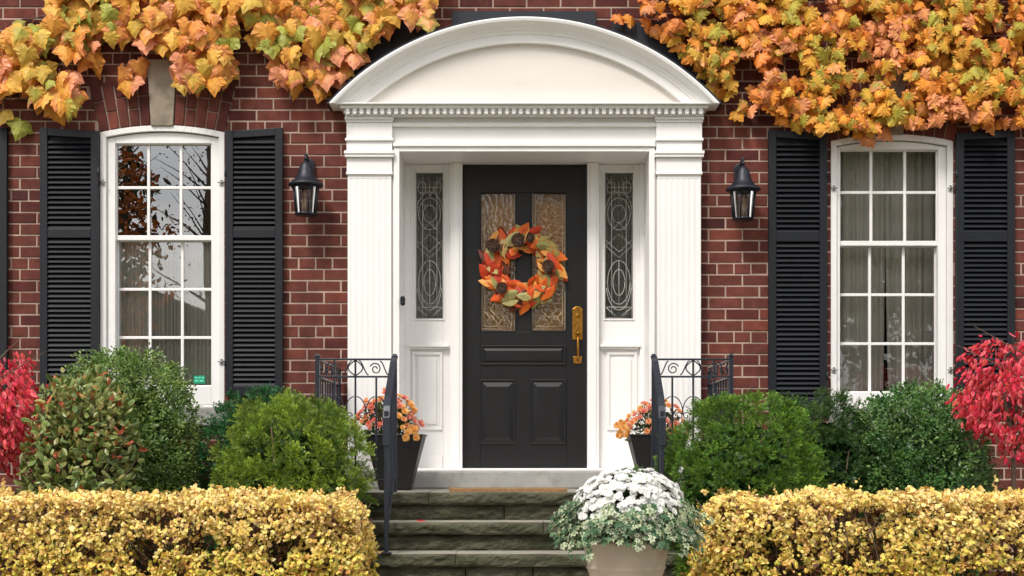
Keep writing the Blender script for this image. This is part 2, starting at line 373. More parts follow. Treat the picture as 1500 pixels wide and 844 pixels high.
# windows
def arc_pts(cx, half, cz, r, n=16):
    a = math.asin(half/r)
    return [(cx+r*math.sin(-a+2*a*i/n), cz+r*math.cos(-a+2*a*i/n)) for i in range(n+1)]
def window(w, casL, casR, bot, gx, gy_up, gy_lo, upm, lom, sy, right=False):
    cx, cz, ri = w['cx'], w['fc'], w['ri']
    c = MB(); Y0, Y1 = -.006, .11
    xl, xr, zb = X(casL), X(casR), Z(bot)
    t = .042
    def ring(xl, xr, zb, r, t, tb, y0, y1, flat=None):
        cxm = (xl+xr)/2; half = (xr-xl)/2
        out = arc_pts(cxm, half, cz, r)          # left to right
        zs = out[0][1]
        if flat is None:
            inn = arc_pts(cxm, half-t, cz, r-t)
            for i in range(len(out)-1):
                c.prism([inn[i], inn[i+1], out[i+1], out[i]], y0, y1)
            zi = inn[0][1]
        else:
            c.prism([(xl+t, flat), (xr-t, flat)]+[out[i] for i in range(len(out)-1, -1, -1)], y0, y1); zi = flat
        c.prism([(xl, zb), (xl+t, zb), (xl+t, zi), (xl, zs)], y0, y1)
        c.prism([(xr-t, zb), (xr, zb), (xr, zs), (xr-t, zi)], y0, y1)
        if tb: c.box(xl+t, xr-t, y0, y1, zb, zb+tb)
    ring(xl, xr, zb, ri-.004, t, 0, Y0, Y1)
    c.box(xl+t, xr-t, .02, .11, zb, zb+.02)
    casing = c.build('window', M['winwhite'], house, bevel=.003)
    # storm frame: flat inner edge
    c = MB(); glt, glb = Z(gy_up[0], .05), Z(gy_lo[1], .05)
    gx0, gx1 = X(gx[0], .05), X(gx[1], .05)
    fx0, fx1 = xl+t+.002, xr-t-.002
    cxm = (fx0+fx1)/2; half = (fx1-fx0)/2
    out = arc_pts(cxm, half, cz, ri-.004-t-.006)
    y0, y1 = .022, .085
    ra = ri-.004-t-.006; az = lambda x: cz+math.sqrt(ra*ra-(x-cxm)**2)
    na = 16; top = [(gx1+.008+(gx0-gx1-.016)*i/na, az(gx1+.008+(gx0-gx1-.016)*i/na)) for i in range(na+1)]
    c.prism([(gx0-.008, glt+.008), (gx1+.008, glt+.008)]+top, y0, y1)
    zl = out[0][1]
    c.prism([(fx0, zb+.022), (gx0-.008, zb+.022), (gx0-.008, az(gx0-.008)), (fx0, zl)], y0, y1)
    c.prism([(gx1+.008, zb+.022), (fx1, zb+.022), (fx1, zl), (gx1+.008, az(gx1+.008))], y0, y1)
    c.box(gx0-.008, gx1+.008, y0, y1, zb+.022, glb-.008)
    c.build('frame', M['winwhite'], casing, bevel=.004)
    # sashes
    def sash(name, z0, z1, rows, yy, br, tr):
        c = MB(); ym = yy
        c.box(gx0-.01, gx0, ym, ym+.035, z0, z1); c.box(gx1, gx1+.01, ym, ym+.035, z0, z1)
        c.box(gx0-.01, gx1+.01, ym+.001, ym+.034, z0-br, z0); c.box(gx0-.01, gx1+.01, ym+.001, ym+.034, z1, z1+tr)
        mw = .0105
        for px in sy:
            x = X(px, .05); c.box(x-mw, x+mw, ym+.006, ym+.03, z0, z1)
        for z in rows: c.box(gx0, gx1, ym+.008, ym+.028, z-mw, z+mw)
        o = c.build(name, M['winwhite'], casing, bevel=.003)
        g = MB(); g.add([(gx0, ym+.018, z0), (gx1, ym+.018, z0), (gx1, ym+.018, z1), (gx0, ym+.018, z1)], [(0, 1, 2, 3)])
        g.build('glass', M['glassr' if right else 'glass'], casing)
    zm0, zm1 = Z(gy_lo[0], .05), Z(gy_up[1], .05)
    sash('upper_sash', zm1, glt, [Z(q, .05) for q in upm], .045, (zm1-zm0)*.9, .01)
    sash('lower_sash', glb, zm0, [Z(q, .05) for q in lom], .087, .01, (zm1-zm0)*.9)
    # stone sill
    c = MB(); c.box(xl-.02, xr+.02, -.055, .15, zb-.135, zb-.003); c.build('sill', M['limestone'], casing, bevel=.006)
    # little storm hooks
    for s, x in ((-1, xl+t/2), (1, xr-t/2)):
        for z in (Z(268)-(.04 if right else 0), Z(530)-(.06 if right else 0)):
            h = MB(); h.box(x-.008, x+.008, -.016, -.0065, z-.02, z+.02); h.tube([(x-.025, -.02, z), (x+.025, -.02, z)], .005, 6)
            h.build('hook', M['steel'], casing)
    return casing, gx0, gx1, glt, glb, zm0, zm1
def drape(name, x0, x1, z0, z1, y, parent, m, folds, amp=.018, seed=0, gather=0):
    rnd = np.random.default_rng(seed); nx, nz = folds*8, 10; b = MB(); vs = []; fs = []
    fr = np.cumsum(rnd.uniform(.5, 1.5, nx+1)); fr = (fr-fr[0])/(fr[-1]-fr[0])
    for j in range(nz+1):
        v = j/nz
        for i in range(nx+1):
            u = i/nx
            ph = fr[i]*folds*2*PI
            xx = x0+(x1-x0)*(u+gather*(1-v)**2*(.5-u)*.6)
            vs.append((xx+math.sin(ph*.5)*.004, y+amp*math.sin(ph+.4*v)*(.7+.3*math.sin(u*9+seed))+.006*math.sin(7*u+3*v), z0+(z1-z0)*v))
    for j in range(nz):
        for i in range(nx): k = j*(nx+1)+i; fs.append((k, k+1, k+nx+2, k+nx+1))
    b.add(vs, fs, sm=True)
    return b.build(name, m, parent)
wl, a0, a1, zt, zb_, zm0, zm1 = window(LW, 147, 329, 597, (172, 309), (213, 345), (353, 564), [275], [423, 494], [217.5, 265])
drape('curtain', a0-.05, a1+.05, zb_-.1, zm0+.03, .155, wl, M['curtain'], 27, .022, 3)
st = MB(); st.box(X(279), X(296), .1015, .1035, Z(561), Z(549)); sk = st.build('sticker', M['sticker'], wl)
st = MB()
for i, (u, v, wd) in enumerate(((281, 551, 4), (286.5, 551, 3), (291, 551, 3.5), (281, 555.5, 5), (288, 555.5, 6))): st.box(X(u), X(u+wd), .0995, .101, Z(v+2.6), Z(v))
st.build('sticker_mark', M['stickmark'], wl)
wr, a0, a1, zt, zb_, zm0, zm1 = window(RW, 1217, 1396, 603, (1231, 1371), (222, 353), (361, 573), [282], [431, 503], [1276, 1325.5], right=True)
drape('curtain', a0-.06, a0+(a1-a0)*.54, zb_-.1, zt+.1, .24, wr, M['curtainr'], 6, .03, 5, .15)
drape('curtain', a0+(a1-a0)*.55, a1+.06, zb_-.1, zt+.1, .28, wr, M['curtainr'], 5, .034, 9, .2)

# shutters
def shutter(xa, xb, near_low, ztn, ztf, zb, zm, lean):
    """near_low: +1 when the window lies on the right of the shutter"""
    f = MB(); y0, y1 = -.052, -.012; st_ = .056
    x0, x1 = min(xa, xb), max(xa, xb)
    zl, zr = (ztf, ztn) if near_low > 0 else (ztn, ztf)
    zt_ = lambda x: zl+(zr-zl)*(x-x0)/(x1-x0)
    f.prism([(x0, zb), (x0+st_, zb), (x0+st_, zt_(x0+st_)), (x0, zt_(x0))], y0, y1)
    f.prism([(x1-st_, zb), (x1, zb), (x1, zt_(x1)), (x1-st_, zt_(x1-st_))], y0, y1)
    xi0, xi1 = x0+st_+.0005, x1-st_-.0005
    f.prism([(xi0, zt_(xi0)-.055), (xi1, zt_(xi1)-.055), (xi1, zt_(xi1)-.001), (xi0, zt_(xi0)-.001)], y0+.002, y1-.002)
    f.box(xi0, xi1, y0+.002, y1-.002, zm-.032, zm+.032)
    f.box(xi0, xi1, y0+.002, y1-.002, zb+.001, zb+.075)
    sh = f.build('shutter', M['shutter'], house, bevel=.003)
    sl_ = MB(); p = .0355
    for lo, hi in ((zb+.078, zm-.034), (zm+.034, min(zt_(xi0), zt_(xi1))-.057)):
        n = int((hi-lo)/p)
        pp = (hi-lo)/n
        for i in range(n):
            z = lo+pp*(i+.5); j = random.uniform(-.0012, .0012)
            # slat slopes outwards and down
            pr = [(-.050, z-.018+j), (-.044, z-.021+j), (-.017, z+.013), (-.022, z+.018)]
            sl_.add([(xi0, yy, zz) for yy, zz in pr]+[(xi1, yy, zz) for yy, zz in pr], [(0, 1, 2, 3), (7, 6, 5, 4), (0, 4, 5, 1), (1, 5, 6, 2), (2, 6, 7, 3), (3, 7, 4, 0)])
    sl_.box(xi0, xi1, -.0118, -.009, zb+.05, min(zt_(xi0), zt_(xi1))-.03)
    sl_.build('louvres', M['shutter'], sh, bevel=.0015, seg=1)
    xh = x1 if near_low > 0 else x0
    for z in (zb+.25, zt_(xh)-.3):
        h = MB(); h.tube([(xh, -.055, z-.03), (xh, -.055, z+.03)], .006, 6); h.build('hinge', M['iron'], sh)
    return sh
shutter(X(58, -.05), X(144, -.05), 1, Z(194), Z(189), Z(581), Z(343.5), 0)
shutter(X(330, -.05), X(414, -.05), -1, Z(194), Z(189), Z(581), Z(343.5), 0)
shutter(X(1126, -.05), X(1212, -.05), 1, Z(197), Z(192), Z(601), Z(349), 0)
shutter(X(1401, -.05), X(1487, -.05), -1, Z(197), Z(192), Z(601), Z(349), 0)
shutter(X(-76, -.05), X(10, -.05), -1, Z(194), Z(189), Z(581), Z(343.5), 0)

# ---------------- portico
PY = -.12
ox = .905                                    # half opening
ztop = Z(222, PY)
ds = MB()                                     # door surround: back wall, reveals, architrave, frieze
pin, pout = X(961.5, PY), X(1028, PY)         # pilaster inner / outer half widths
zc_bot = Z(169, PY)                           # underside of dentil band
# reveals (jamb walls) and soffit
for s in (-1, 1):
    ds.box(s*ox, s*(pin-.001), PY+.02, .34, .73, ztop)
    ds.box(s*(ox), s*(ox+.04), PY+.0, PY+.0195, .73, ztop+.03)
    ds.box(s*(pin), s*(pout-.03), PY+.03, .0, .73, zc_bot)
ds.box(-pin, pin, PY+.032, .5, ztop+.002, zc_bot)
ds.box(-ox-.001, ox+.001, PY+.001, PY+.0315, ztop, Z(215, PY))
ds.box(-ox-.045, ox+.045, PY-.014, PY+.0315, Z(215, PY)+.0005, Z(209, PY))
ds.box(-pin, pin, PY-.004, PY+.0315, Z(185, PY), Z(180, PY))
ds.build('door_surround', M['white'], house, bevel=.003)
surr = house.children[-1] if house.children else None
surr = [o for o in C.objects if o.name.startswith('door_surround')][0]
# pilasters
for s in (-1, 1):
    p = MB(); xa, xb = (s*pin, s*pout)
    x0, x1 = min(xa, xb), max(xa, xb)
    shaft_top, shaft_bot = Z(256, PY), .95
    n = 7; m_ = .012; fw = (x1-x0-2*m_-.012)/n; prof = [(x0+.006, PY+.028), (x0+.006, PY)]
    for i in range(n):
        c0 = x0+.006+m_+fw*i; r = fw*.34; cxx = c0+fw/2
        for k in range(7):
            a = PI-PI*k/6; prof.append((cxx+r*math.cos(a), PY+r*.2*math.sin(a)))
    prof += [(x1-.006, PY), (x1-.006, PY+.028)]
    p.prismz(prof, shaft_bot, shaft_top-.03)
    p.box(x0+.006, x1-.006, PY, PY+.028, shaft_top-.0299, shaft_top)
    p.box(x0-.008, x1+.008, PY-.03, PY+.028, .73, .95)
    p.box(x0-.002, x1+.002, PY-.015, PY+.028, .951, .975)
    # necking, capital blocks
    def blk(py0, py1, e, yy): p.box(x0-e, x1+e, PY-yy, PY+.028, Z(py1, PY), Z(py0, PY)-.0006)
    blk(252, 256, .004, .014); blk(231, 252, .000, .006); blk(226.5, 231, .012, .03); blk(222, 226.5, .016, .038)
    blk(207, 222, .001, .010); blk(203, 207, .010, .026); blk(180, 203, .001, .012); blk(176.5, 180, .007, .02); blk(172, 176.5, .012, .03)
    p.build('pilaster', M['white'], surr, bevel=.0025)
# cornice with dentils
cn_ = MB()
half = X(1030, PY)
cn_.box(-half, half, PY-.035, .0, Z(172, PY)+.0005, Z(168, PY))
cn_.box(-half-.005, half+.005, PY-.045, .0, Z(168, PY)+.0005, Z(158, PY-.06))
cn_.box(-half-.03, half+.03, PY-.085, .0, Z(157.5, PY-.1), Z(153, PY-.1))
cn_.box(-half-.045, half+.045, PY-.115, .0, Z(153, PY-.1)+.0005, Z(149, PY-.14))
cn_.build('cornice', M['white'], surr, bevel=.004)
nd = 52; w_ = (2*half-.05)/nd*.27; z0_, z1_ = Z(167.3, PY-.07), Z(159, PY-.07)
dn = MB(); dn.box(-w_, w_, PY-.078, PY-.0455, z0_, z1_); d0 = dn.build('dentil', M['white'], surr, bevel=.0015, seg=1)
for i in range(nd):
    o = d0 if i == 0 else d0.copy()
    if i: C.objects.link(o)
    o.location.x = -half+.025+(2*half-.05)*i/(nd-1)
# arched pediment: moulding profile swept round an arc
pc_z = Z(410, -.3); u_ = 1/205.6
ar = MB()
ac = math.acos((410-149)/388.)
def sweep(prof, ra_closed, mb, a_lim, n=56):
    vs = []; fs = []; k = len(prof)
    for i in range(n+1):
        t = -1+2*i/n
        for (r, y) in prof:
            a = t*math.acos(min(1, (410-149.5)*u_/r)); vs.append((r*math.sin(a), y, pc_z+r*math.cos(a)))
    for i in range(n):
        for j in range(k):
            fs.append((i*k+j, i*k+(j+1) % k, (i+1)*k+(j+1) % k, (i+1)*k+j))
    fs.append(tuple(range(k-1, -1, -1))); fs.append(tuple(n*k+j for j in range(k)))
    mb.add(vs, fs)
prof = [(355*u_, -.02), (355*u_, -.165), (367*u_, -.168), (368*u_, -.180), (371.5*u_, -.183), (373*u_, -.20), (376*u_, -.205), (378.5*u_, -.22), (381*u_, -.245), (382*u_, -.262), (386*u_, -.268), (388*u_, -.262), (388*u_, -.02)]
prof = [(r-.0, y) for r, y in prof]
sweep(prof[::-1], True, ar, ac)
ar.build('pediment_arch', M['white'], surr, bevel=.0015, seg=1)
ro_ = MB(); sweep([(388.3*u_, -.02), (391*u_, -.02), (391*u_, -.252), (388.3*u_, -.252)], True, ro_, ac); ro_.build('pediment_roof', M['flash'], surr)
ty = MB(); r_ = 357*u_; a_l = math.acos((410-149)*u_/r_)
pts = [(r_*math.sin(a_l-2*a_l*i/40), pc_z+r_*math.cos(a_l-2*a_l*i/40)) for i in range(41)]
ty.prism(pts, -.125, -.0)
ty.build('tympanum', M['cream'], surr)
fl = MB()
for k_, (x0, x1, ya, yb) in enumerate(((662, 873, 17, 60), (576, 662, 50, 90), (873, 962, 50, 90), (556, 640, 33.5, 90), (896, 975, 33.5, 90), (540, 576, 66.5, 110), (962, 1000, 66.5, 110), (505, 540, 99.5, 140), (1000, 1030, 99.5, 140))):
    fl.box(X(x0), X(x1), -.012-.0011*k_, .0, Z(yb), Z(ya))
fl.build('flashing', M['flash'], surr)

# recess back wall, sidelights, posts
BY = .36
zs = Z(687, BY)
for s in (-1, 1):
    f = MB()
    gx0, gx1 = (X(609, BY), X(649.5, BY)) if s < 0 else (X(886, BY), X(927.5, BY))
    e0, e1 = (-ox, X(660, BY)) if s < 0 else (X(877, BY), ox)
    g0, g1 = Z(467, BY), Z(253, BY)
    t_ = ztop
    f.box(e0, gx0, BY, .42, zs-.1, t_); f.box(gx1, e1, BY, .42, zs-.1, t_)
    f.box(gx0, gx1, BY+.0005, .42, g1, t_); f.box(gx0, gx1, BY+.0005, .42, zs-.1, g0)
    # bead round the glass
    for (a, b_, c_, d) in ((gx0-.012, gx0, g0-.012, g1+.012), (gx1, gx1+.012, g0-.012, g1+.012)): f.box(a, b_, BY-.008, BY, c_, d)
    f.box(gx0, gx1, BY-.0075, BY, g0-.012, g0); f.box(gx0, gx1, BY-.0075, BY, g1, g1+.012)
    # stepped side moulding
    o0, o1 = (e0, X(601, BY)) if s < 0 else (X(937, BY), e1)
    f.box(o0, o1, BY-.03, BY-.0003, zs-.1, t_)
    # ledge and panel below
    lx0, lx1 = (X(597.5, BY), X(658, BY)) if s < 0 else (X(879, BY), X(938, BY))
    f.box(lx0, lx1, BY-.045, BY-.0085, Z(509, BY), Z(504.5, BY)); f.box(lx0+.015, lx1-.015, BY-.028, BY-.0085, Z(512, BY), Z(509, BY)-.0005)
    q0, q1 = (X(604, BY), X(648, BY)) if s < 0 else (X(889, BY), X(933, BY))
    zt2, zb2 = Z(516, BY), Z(630, BY)
    f.box(q0, q1, BY-.014, BY-.0005, zt2-.02, zt2); f.box(q0, q1, BY-.014, BY-.0005, zb2, zb2+.02)
    f.box(q0, q0+.02, BY-.0135, BY-.0005, zb2+.02, zt2-.02); f.box(q1-.02, q1, BY-.0135, BY-.0005, zb2+.02, zt2-.02)
    f.box(q0+.045, q1-.045, BY-.011, BY-.0005, zb2+.045, zt2-.045)
    f.box(q0, q1, BY-.014, BY-.0005, zs+.0, zs+.10)
    sd = f.build('sidelight', M['white'], house, bevel=.003)
    g = MB(); g.add([(gx0, BY+.02, g0), (gx1, BY+.02, g0), (gx1, BY+.02, g1), (gx0, BY+.02, g1)], [(0, 1, 2, 3)]); g.build('glass', M['leadglass'], sd)
    # leading
    l = MB(); cx_ = (gx0+gx1)/2; hw = (gx1-gx0)/2-.006; yy = BY+.014; hh = g1-g0
    def poly(pts, r=.0027): l.tube([(cx_+a*hw, yy, g0+b*hh) for a, b in pts], r, 5)
    poly([(-1, .005), (1, .005), (1, .995), (-1, .995), (-1, .005)])
    def ell(cu, cv, ru, rv, a0=0, a1=2*PI, n=22): poly([(cu+ru*math.cos(a0+(a1-a0)*i/n), cv+rv*math.sin(a0+(a1-a0)*i/n)) for i in range(n+1)])
    ell(0, .72, .85, .11); ell(0, .72, .5, .06); ell(0, .25, .85, .15); ell(0, .25, .45, .09)
    poly([(-1, .98), (0, .84), (1, .98)]); poly([(-1, .5), (0, .58), (1, .5), (0, .42), (-1, .5)]); poly([(-1, .54), (0, .46), (1, .54)])
    poly([(0, .84), (0, .94)]); poly([(-1, .08), (-.2, .02)]); poly([(1, .08), (.2, .02)]); poly([(-.5, .61), (0, .66), (.5, .61)]); poly([(0, .1), (0, .4)])
    ell(0, .72, 1.0, .15, .2, PI-.2); ell(0, .25, .95, .19, PI+.2, 2*PI-.2); poly([(-.55, .03), (-.55, .97)]); poly([(.55, .03), (.55, .97)]); poly([(-1, .9), (1, .9)]); poly([(-1, .08), (1, .08)])
    ell(-.6, .9, .3, .04); ell(.6, .9, .3, .04)
    l.build('leading', M['lead'], sd)
    drape('curtain', gx0-.04, gx1+.04, g0-.05, g1+.05, .45, sd, M['curtaind'], 11, .024, 11+s)
# door posts
for s in (-1, 1):
    f = MB(); x0, x1 = (X(660, BY)+.001, X(677.5, BY)) if s < 0 else (X(860, BY), X(877, BY)-.001)
    f.box(x0, x1, BY-.06, .46, zs-.1, ztop); f.box(x0+.02, x1-.02, BY-.068, BY-.0605, zs-.1, ztop)
    f.build('door_post', M['white'], house, bevel=.005)
# door
DY = .38
dx0, dx1, dz0, dz1 = X(678, DY), X(859.5, DY), Z(684.5, DY), ztop-.004
gl = (X(703.5, DY), X(756, DY)); gr = (X(778, DY), X(830, DY)); gz0, gz1 = Z(486, DY), Z(282, DY)
d = MB()
d.box(dx0, gl[0], DY, DY+.045, dz0, dz1); d.box(gr[1], dx1, DY, DY+.045, dz0, dz1)
d.box(gl[1], gr[0], DY+.0005, DY+.0445, gz0, gz1)
d.box(gl[0], gr[1], DY+.0008, DY+.0442, gz1, dz1); d.box(gl[0], gr[1], DY+.0008, DY+.0442, dz0, gz0)
for a, b_ in (gl, gr):                       # glazing beads
    d.box(a, a+.007, DY-.004, DY+.03, gz0, gz1); d.box(b_-.007, b_, DY-.004, DY+.03, gz0, gz1)
    d.box(a+.007, b_-.007, DY-.0038, DY+.03, gz0, gz0+.007); d.box(a+.007, b_-.007, DY-.0038, DY+.03, gz1-.007, gz1)
door = d.build('door', M['door'], house, bevel=.003)
def dpanel(x0, x1, z0, z1):
    p = MB(); t = .013
    y = DY
    p.box(x0, x1, y-.009, y+.0, z0, z0+t); p.box(x0, x1, y-.009, y+.0, z1-t, z1)
    p.box(x0, x0+t, y-.0088, y, z0+t, z1-t); p.box(x1-t, x1, y-.0088, y, z0+t, z1-t)
    # raised and fielded centre
    a, b_ = .022, .055
    o0 = [(x0+a, z0+a), (x1-a, z0+a), (x1-a, z1-a), (x0+a, z1-a)]
    bb = min(b_, (z1-z0)*.28)
    o1 = [(x0+bb, z0+bb), (x1-bb, z0+bb), (x1-bb, z1-bb), (x0+bb, z1-bb)]
    p.add([(u, y-.0005, v) for u, v in o0]+[(u, y-.012, v) for u, v in o1], [(4, 5, 6, 7)]+[(i, (i+1) % 4, (i+1) % 4+4, i+4) for i in range(4)])
    p.build('door_panel', M['door'], door, bevel=.002)
dpanel(X(704.5, DY), X(829, DY), Z(535, DY), Z(506, DY))
dpanel(X(702.5, DY), X(755.5, DY), Z(651, DY), Z(556, DY))
dpanel(X(776.5, DY), X(829, DY), Z(651, DY), Z(556, DY))
for gi, (a, b_) in enumerate((gl, gr)):
    g = MB(); g.add([(a, DY+.02, gz0), (b_, DY+.02, gz0), (b_, DY+.02, gz1), (a, DY+.02, gz1)], [(0, 1, 2, 3)]); g.build('glass', M['doorglass'], door)
    l = MB(); cx_ = (a+b_)/2; hw = (b_-a)/2-.012; hh = gz1-gz0; yy = DY+.013
    def poly(pts, r=.002): l.tube([(cx_+p*hw, yy, gz0+q*hh) for p, q in pts], r, 5)
    for ins in (0, .16): poly([(-1+ins, .02+ins*.12), (1-ins, .02+ins*.12), (1-ins, .98-ins*.12), (-1+ins, .98-ins*.12), (-1+ins, .02+ins*.12)])
    for b0, sg in ((.0, 1), (1., -1)):
        f_ = lambda q: b0+sg*q
        poly([(-.84, f_(.05)), (-.4, f_(.12)), (0, f_(.05)), (.4, f_(.12)), (.84, f_(.05))])
        poly([(-.84, f_(.15)), (-.4, f_(.08)), (0, f_(.19)), (.4, f_(.08)), (.84, f_(.15))])
        poly([(-.84, f_(.24)), (0, f_(.32)), (.84, f_(.24))]); poly([(-.5, f_(.16)), (0, f_(.24)), (.5, f_(.16)), (0, f_(.1)), (-.5, f_(.16))])
    poly([(0, .32), (0, .68)]); poly([(-.35, .38), (-.35, .62), (0, .68), (.35, .62), (.35, .38), (0, .32), (-.35, .38)])
    l.build('leading', M['came'], door)
drape('door_curtain', dx0+.05, dx1-.05, gz0-.1, gz1+.1, .52, door, M['amber'], 9, .012, 21)
# brass handle set
hx0, hx1 = X(838.5, DY), X(853.5, DY); hc = (hx0+hx1)/2
h = MB(); h.prism([(hx0, Z(498, DY)), (hx1, Z(498, DY)), (hx1, Z(453, DY)), (hc+.012, Z(449, DY)), (hc-.012, Z(449, DY)), (hx0, Z(453, DY))], DY-.012, DY-.0005)
h.prism([(hx0+.01, Z(533, DY)), (hx1-.01, Z(533, DY)), (hx1-.004, Z(522, DY)), (hx0+.004, Z(522, DY))], DY-.012, DY-.0005)
h.lathe([(0, 0)], 0, 0, 3) if False else None
hp = h.build('handle_plate', M['brass'], door, bevel=.003)
h = MB(); zt1, zb1 = Z(493, DY), Z(528, DY)
h.tube([(hc, DY-.012, zt1), (hc, DY-.045, zt1+.006), (hc, DY-.062, zt1-.03), (hc, DY-.06, (zt1+zb1)/2), (hc, DY-.05, zb1+.03), (hc, DY-.03, zb1+.004), (hc, DY-.012, zb1)], [.006, .008, .009, .0105, .009, .007, .006], 10)
h.tube([(hc, DY-.012, zt1+.02), (hc, DY-.05, zt1+.026)], [.008, .014], 10)
h.build('handle', M['brass'], door)
h = MB(); h.tube([(hc, DY-.0125, Z(463, DY)), (hc, DY-.022, Z(463, DY))], .017, 16); h.build('lock', M['brass'], door, bevel=.002)
# threshold stone
t = MB(); t.box(-1.28, 1.28, PY-.06, .34, .722, zs-.012); t.build('threshold', M['sillstone'], house, bevel=.008)
t = MB(); t.box(-ox+.01, ox-.01, .0, .44, zs-.0115, zs+.006); t.build('door_sill', M['white'], house, bevel=.004)

# ------------------------------------------------------------------ doorbell
b = MB(); bx, bz = X(590, PY-.005), Z(441, PY)
def stadium(cx, cz, w, h, n=8):
    r = w/2; return [(cx+r*math.cos(a), cz-h/2+r+r*math.sin(a)) for a in [PI+PI*i/n for i in range(n+1)]]+[(cx+r*math.cos(a), cz+h/2-r+r*math.sin(a)) for a in [PI*i/n for i in range(n+1)]]
root = empty('doorbell', (bx, PY, bz), 'small black video doorbell on the white door surround left of the sidelight', 'doorbell')
b = MB(); b.prism(stadium(bx, bz, .036, .072), PY-.022, PY-.001); b.build('body', M['blackplastic'], root, bevel=.003)
b = MB(); b.tube([(bx, PY-.0225, bz-.017), (bx, PY-.026, bz-.017)], .010, 16); b.build('button', M['steel'] if False else M['lantern'], root)
b = MB(); b.tube([(bx, PY-.0225, bz+.02), (bx, PY-.025, bz+.02)], .007, 14); b.build('lens', M['glass'] if False else M['blackplastic'], root)

# ------------------------------------------------------------------ wall lanterns
def lantern(px, ptop, label):
    Y = -.17; k = (CAMD+Y)/2200; cx = X(px, Y); z = lambda q: Z(ptop+q, Y)
    root = empty('wall_lantern', (cx, 0, z(94)), label, 'lantern', 'matching wall lanterns beside the door')
    m = MB(); m.lathe([(.001, z(13)), (.012, z(14)), (.03, z(17)), (.042, z(21)), (.052, z(27)), (.062, z(35)), (.090, z(43)), (.122, z(47)), (.126, z(50)), (.112, z(51)), (.001, z(51))], cx, Y, 32)
    m.build('hood', M['lantern'], root)
    m = MB(); m.lathe([(.001, z(1)), (.008, z(2)), (.012, z(5)), (.008, z(8)), (.016, z(10)), (.01, z(13.5)), (.001, z(13.5))], cx, Y, 14)
    m.tube([(cx, -.035, z(30)), (cx, -.06, z(16)), (cx, -.10, z(6)), (cx, -.14, z(5)), (cx, Y, z(10))], [.016, .014, .012, .012, .012], 8)
    m.build('bracket', M['lantern'], root)
    m = MB(); m.prism(stadium(cx, z(24), .09, .19, 12), -.035, -.004); m.build('wall_plate', M['lantern'], root, bevel=.006)
    # cage: eight ribs, wide at the top
    for i in range(8):
        a = PI/8+i*PI/4; m = MB()
        m.tube([(cx+.094*math.cos(a), Y+.094*math.sin(a), z(51)), (cx+.072*math.cos(a), Y+.072*math.sin(a), z(92))], .0062, 6); m.build('rib', M['lantern'], root)
    m = MB(); m.lathe([(.001, z(94)), (.07, z(94)), (.078, z(92.5)), (.078, z(91)), (.07, z(90.5)), (.001, z(90.5))], cx, Y, 24)
    m.build('base_ring', M['lantern'], root)
    m = MB(); m.lathe([(.096, z(51)), (.099, z(51)), (.097, z(53.5)), (.09, z(53.5))], cx, Y, 24); m.build('collar', M['lantern'], root)
    m = MB(); m.lathe([(.089, z(52)), (.068, z(91))], cx, Y, 24); m.build('lamp_glass', M['lampglass'], root)
    m = MB()
    for i in range(3):
        a = i*2*PI/3+.5; xx, yy = cx+.022*math.cos(a), Y+.022*math.sin(a)
        m.tube([(xx, yy, z(90)), (xx, yy, z(68))], .009, 10); m.tube([(xx, yy, z(68)), (xx, yy, z(64)), (xx, yy, z(58))], [.007, .010, .002], 8)
    m.build('candle', M['candle'], root)
lantern(448, 222, 'black bell-topped wall lantern on brick left of the white portico')
lantern(1088.5, 229, 'black bell-topped wall lantern on brick right of the white portico')

# ------------------------------------------------------------------ stone steps
def rough_block(mb, x0, x1, yf, yb, z0, z1, amp, seed, colr=(1, 1, 1)):
    nx = max(2, int((x1-x0)/.014)); nz = max(3, int((z1-z0)/.012)); vs = []; fs = []
    for j in range(nz+1):
        v = j/nz
        for i in range(nx+1):
            u = i/nx; x = x0+(x1-x0)*u; z = z0+(z1-z0)*v
            e = min(1, min(u, 1-u)*(x1-x0)/.02, 1)*min(1, 4*v*(1-v)*1.6)
            n1 = noise.noise((x*7, z*14+seed, seed))*.6+noise.noise((x*19+3, z*26, seed))*.55+.35*noise.noise((x*45, z*60, seed))
            vs.append((x, yf-amp*e*(.55+n1), z+(noise.noise((x*9, seed, 1.7))*.006 if j in (0, nz) else 0)*(1 if j == 0 else .4)))
    for j in range(nz):
        for i in range(nx): k = j*(nx+1)+i; fs.append((k, k+1, k+nx+2, k+nx+1))
    mb.add(vs, fs, colr, 0, False)
    o = 0
    top = [vs[nz*(nx+1)+i] for i in range(nx+1)]
    mb.add(top+[(p[0], yb, z1) for p in top], [(i, i+1, nx+2+i, nx+1+i) for i in range(nx)], colr, 1)
    bot = [vs[i] for i in range(nx+1)]
    mb.add(bot+[(p[0], yb, z0) for p in bot], [(i, nx+1+i, nx+2+i, i+1) for i in range(nx)], colr, 0)
    mb.add([(x0, yf, z0), (x0, yb, z0), (x0, yb, z1), (x0, yf, z1), (x1, yf, z0), (x1, yb, z0), (x1, yb, z1), (x1, yf, z1)], [(1, 0, 3, 2), (4, 5, 6, 7)], colr, 0)
steps = empty('stone_steps', (0, -1.3, 0), 'mossy grey stone steps with rough split edges leading to the black door', 'steps')
LY, TR, RI = -1.27, .29, .18
lev = [.72, .54, .36, .18]
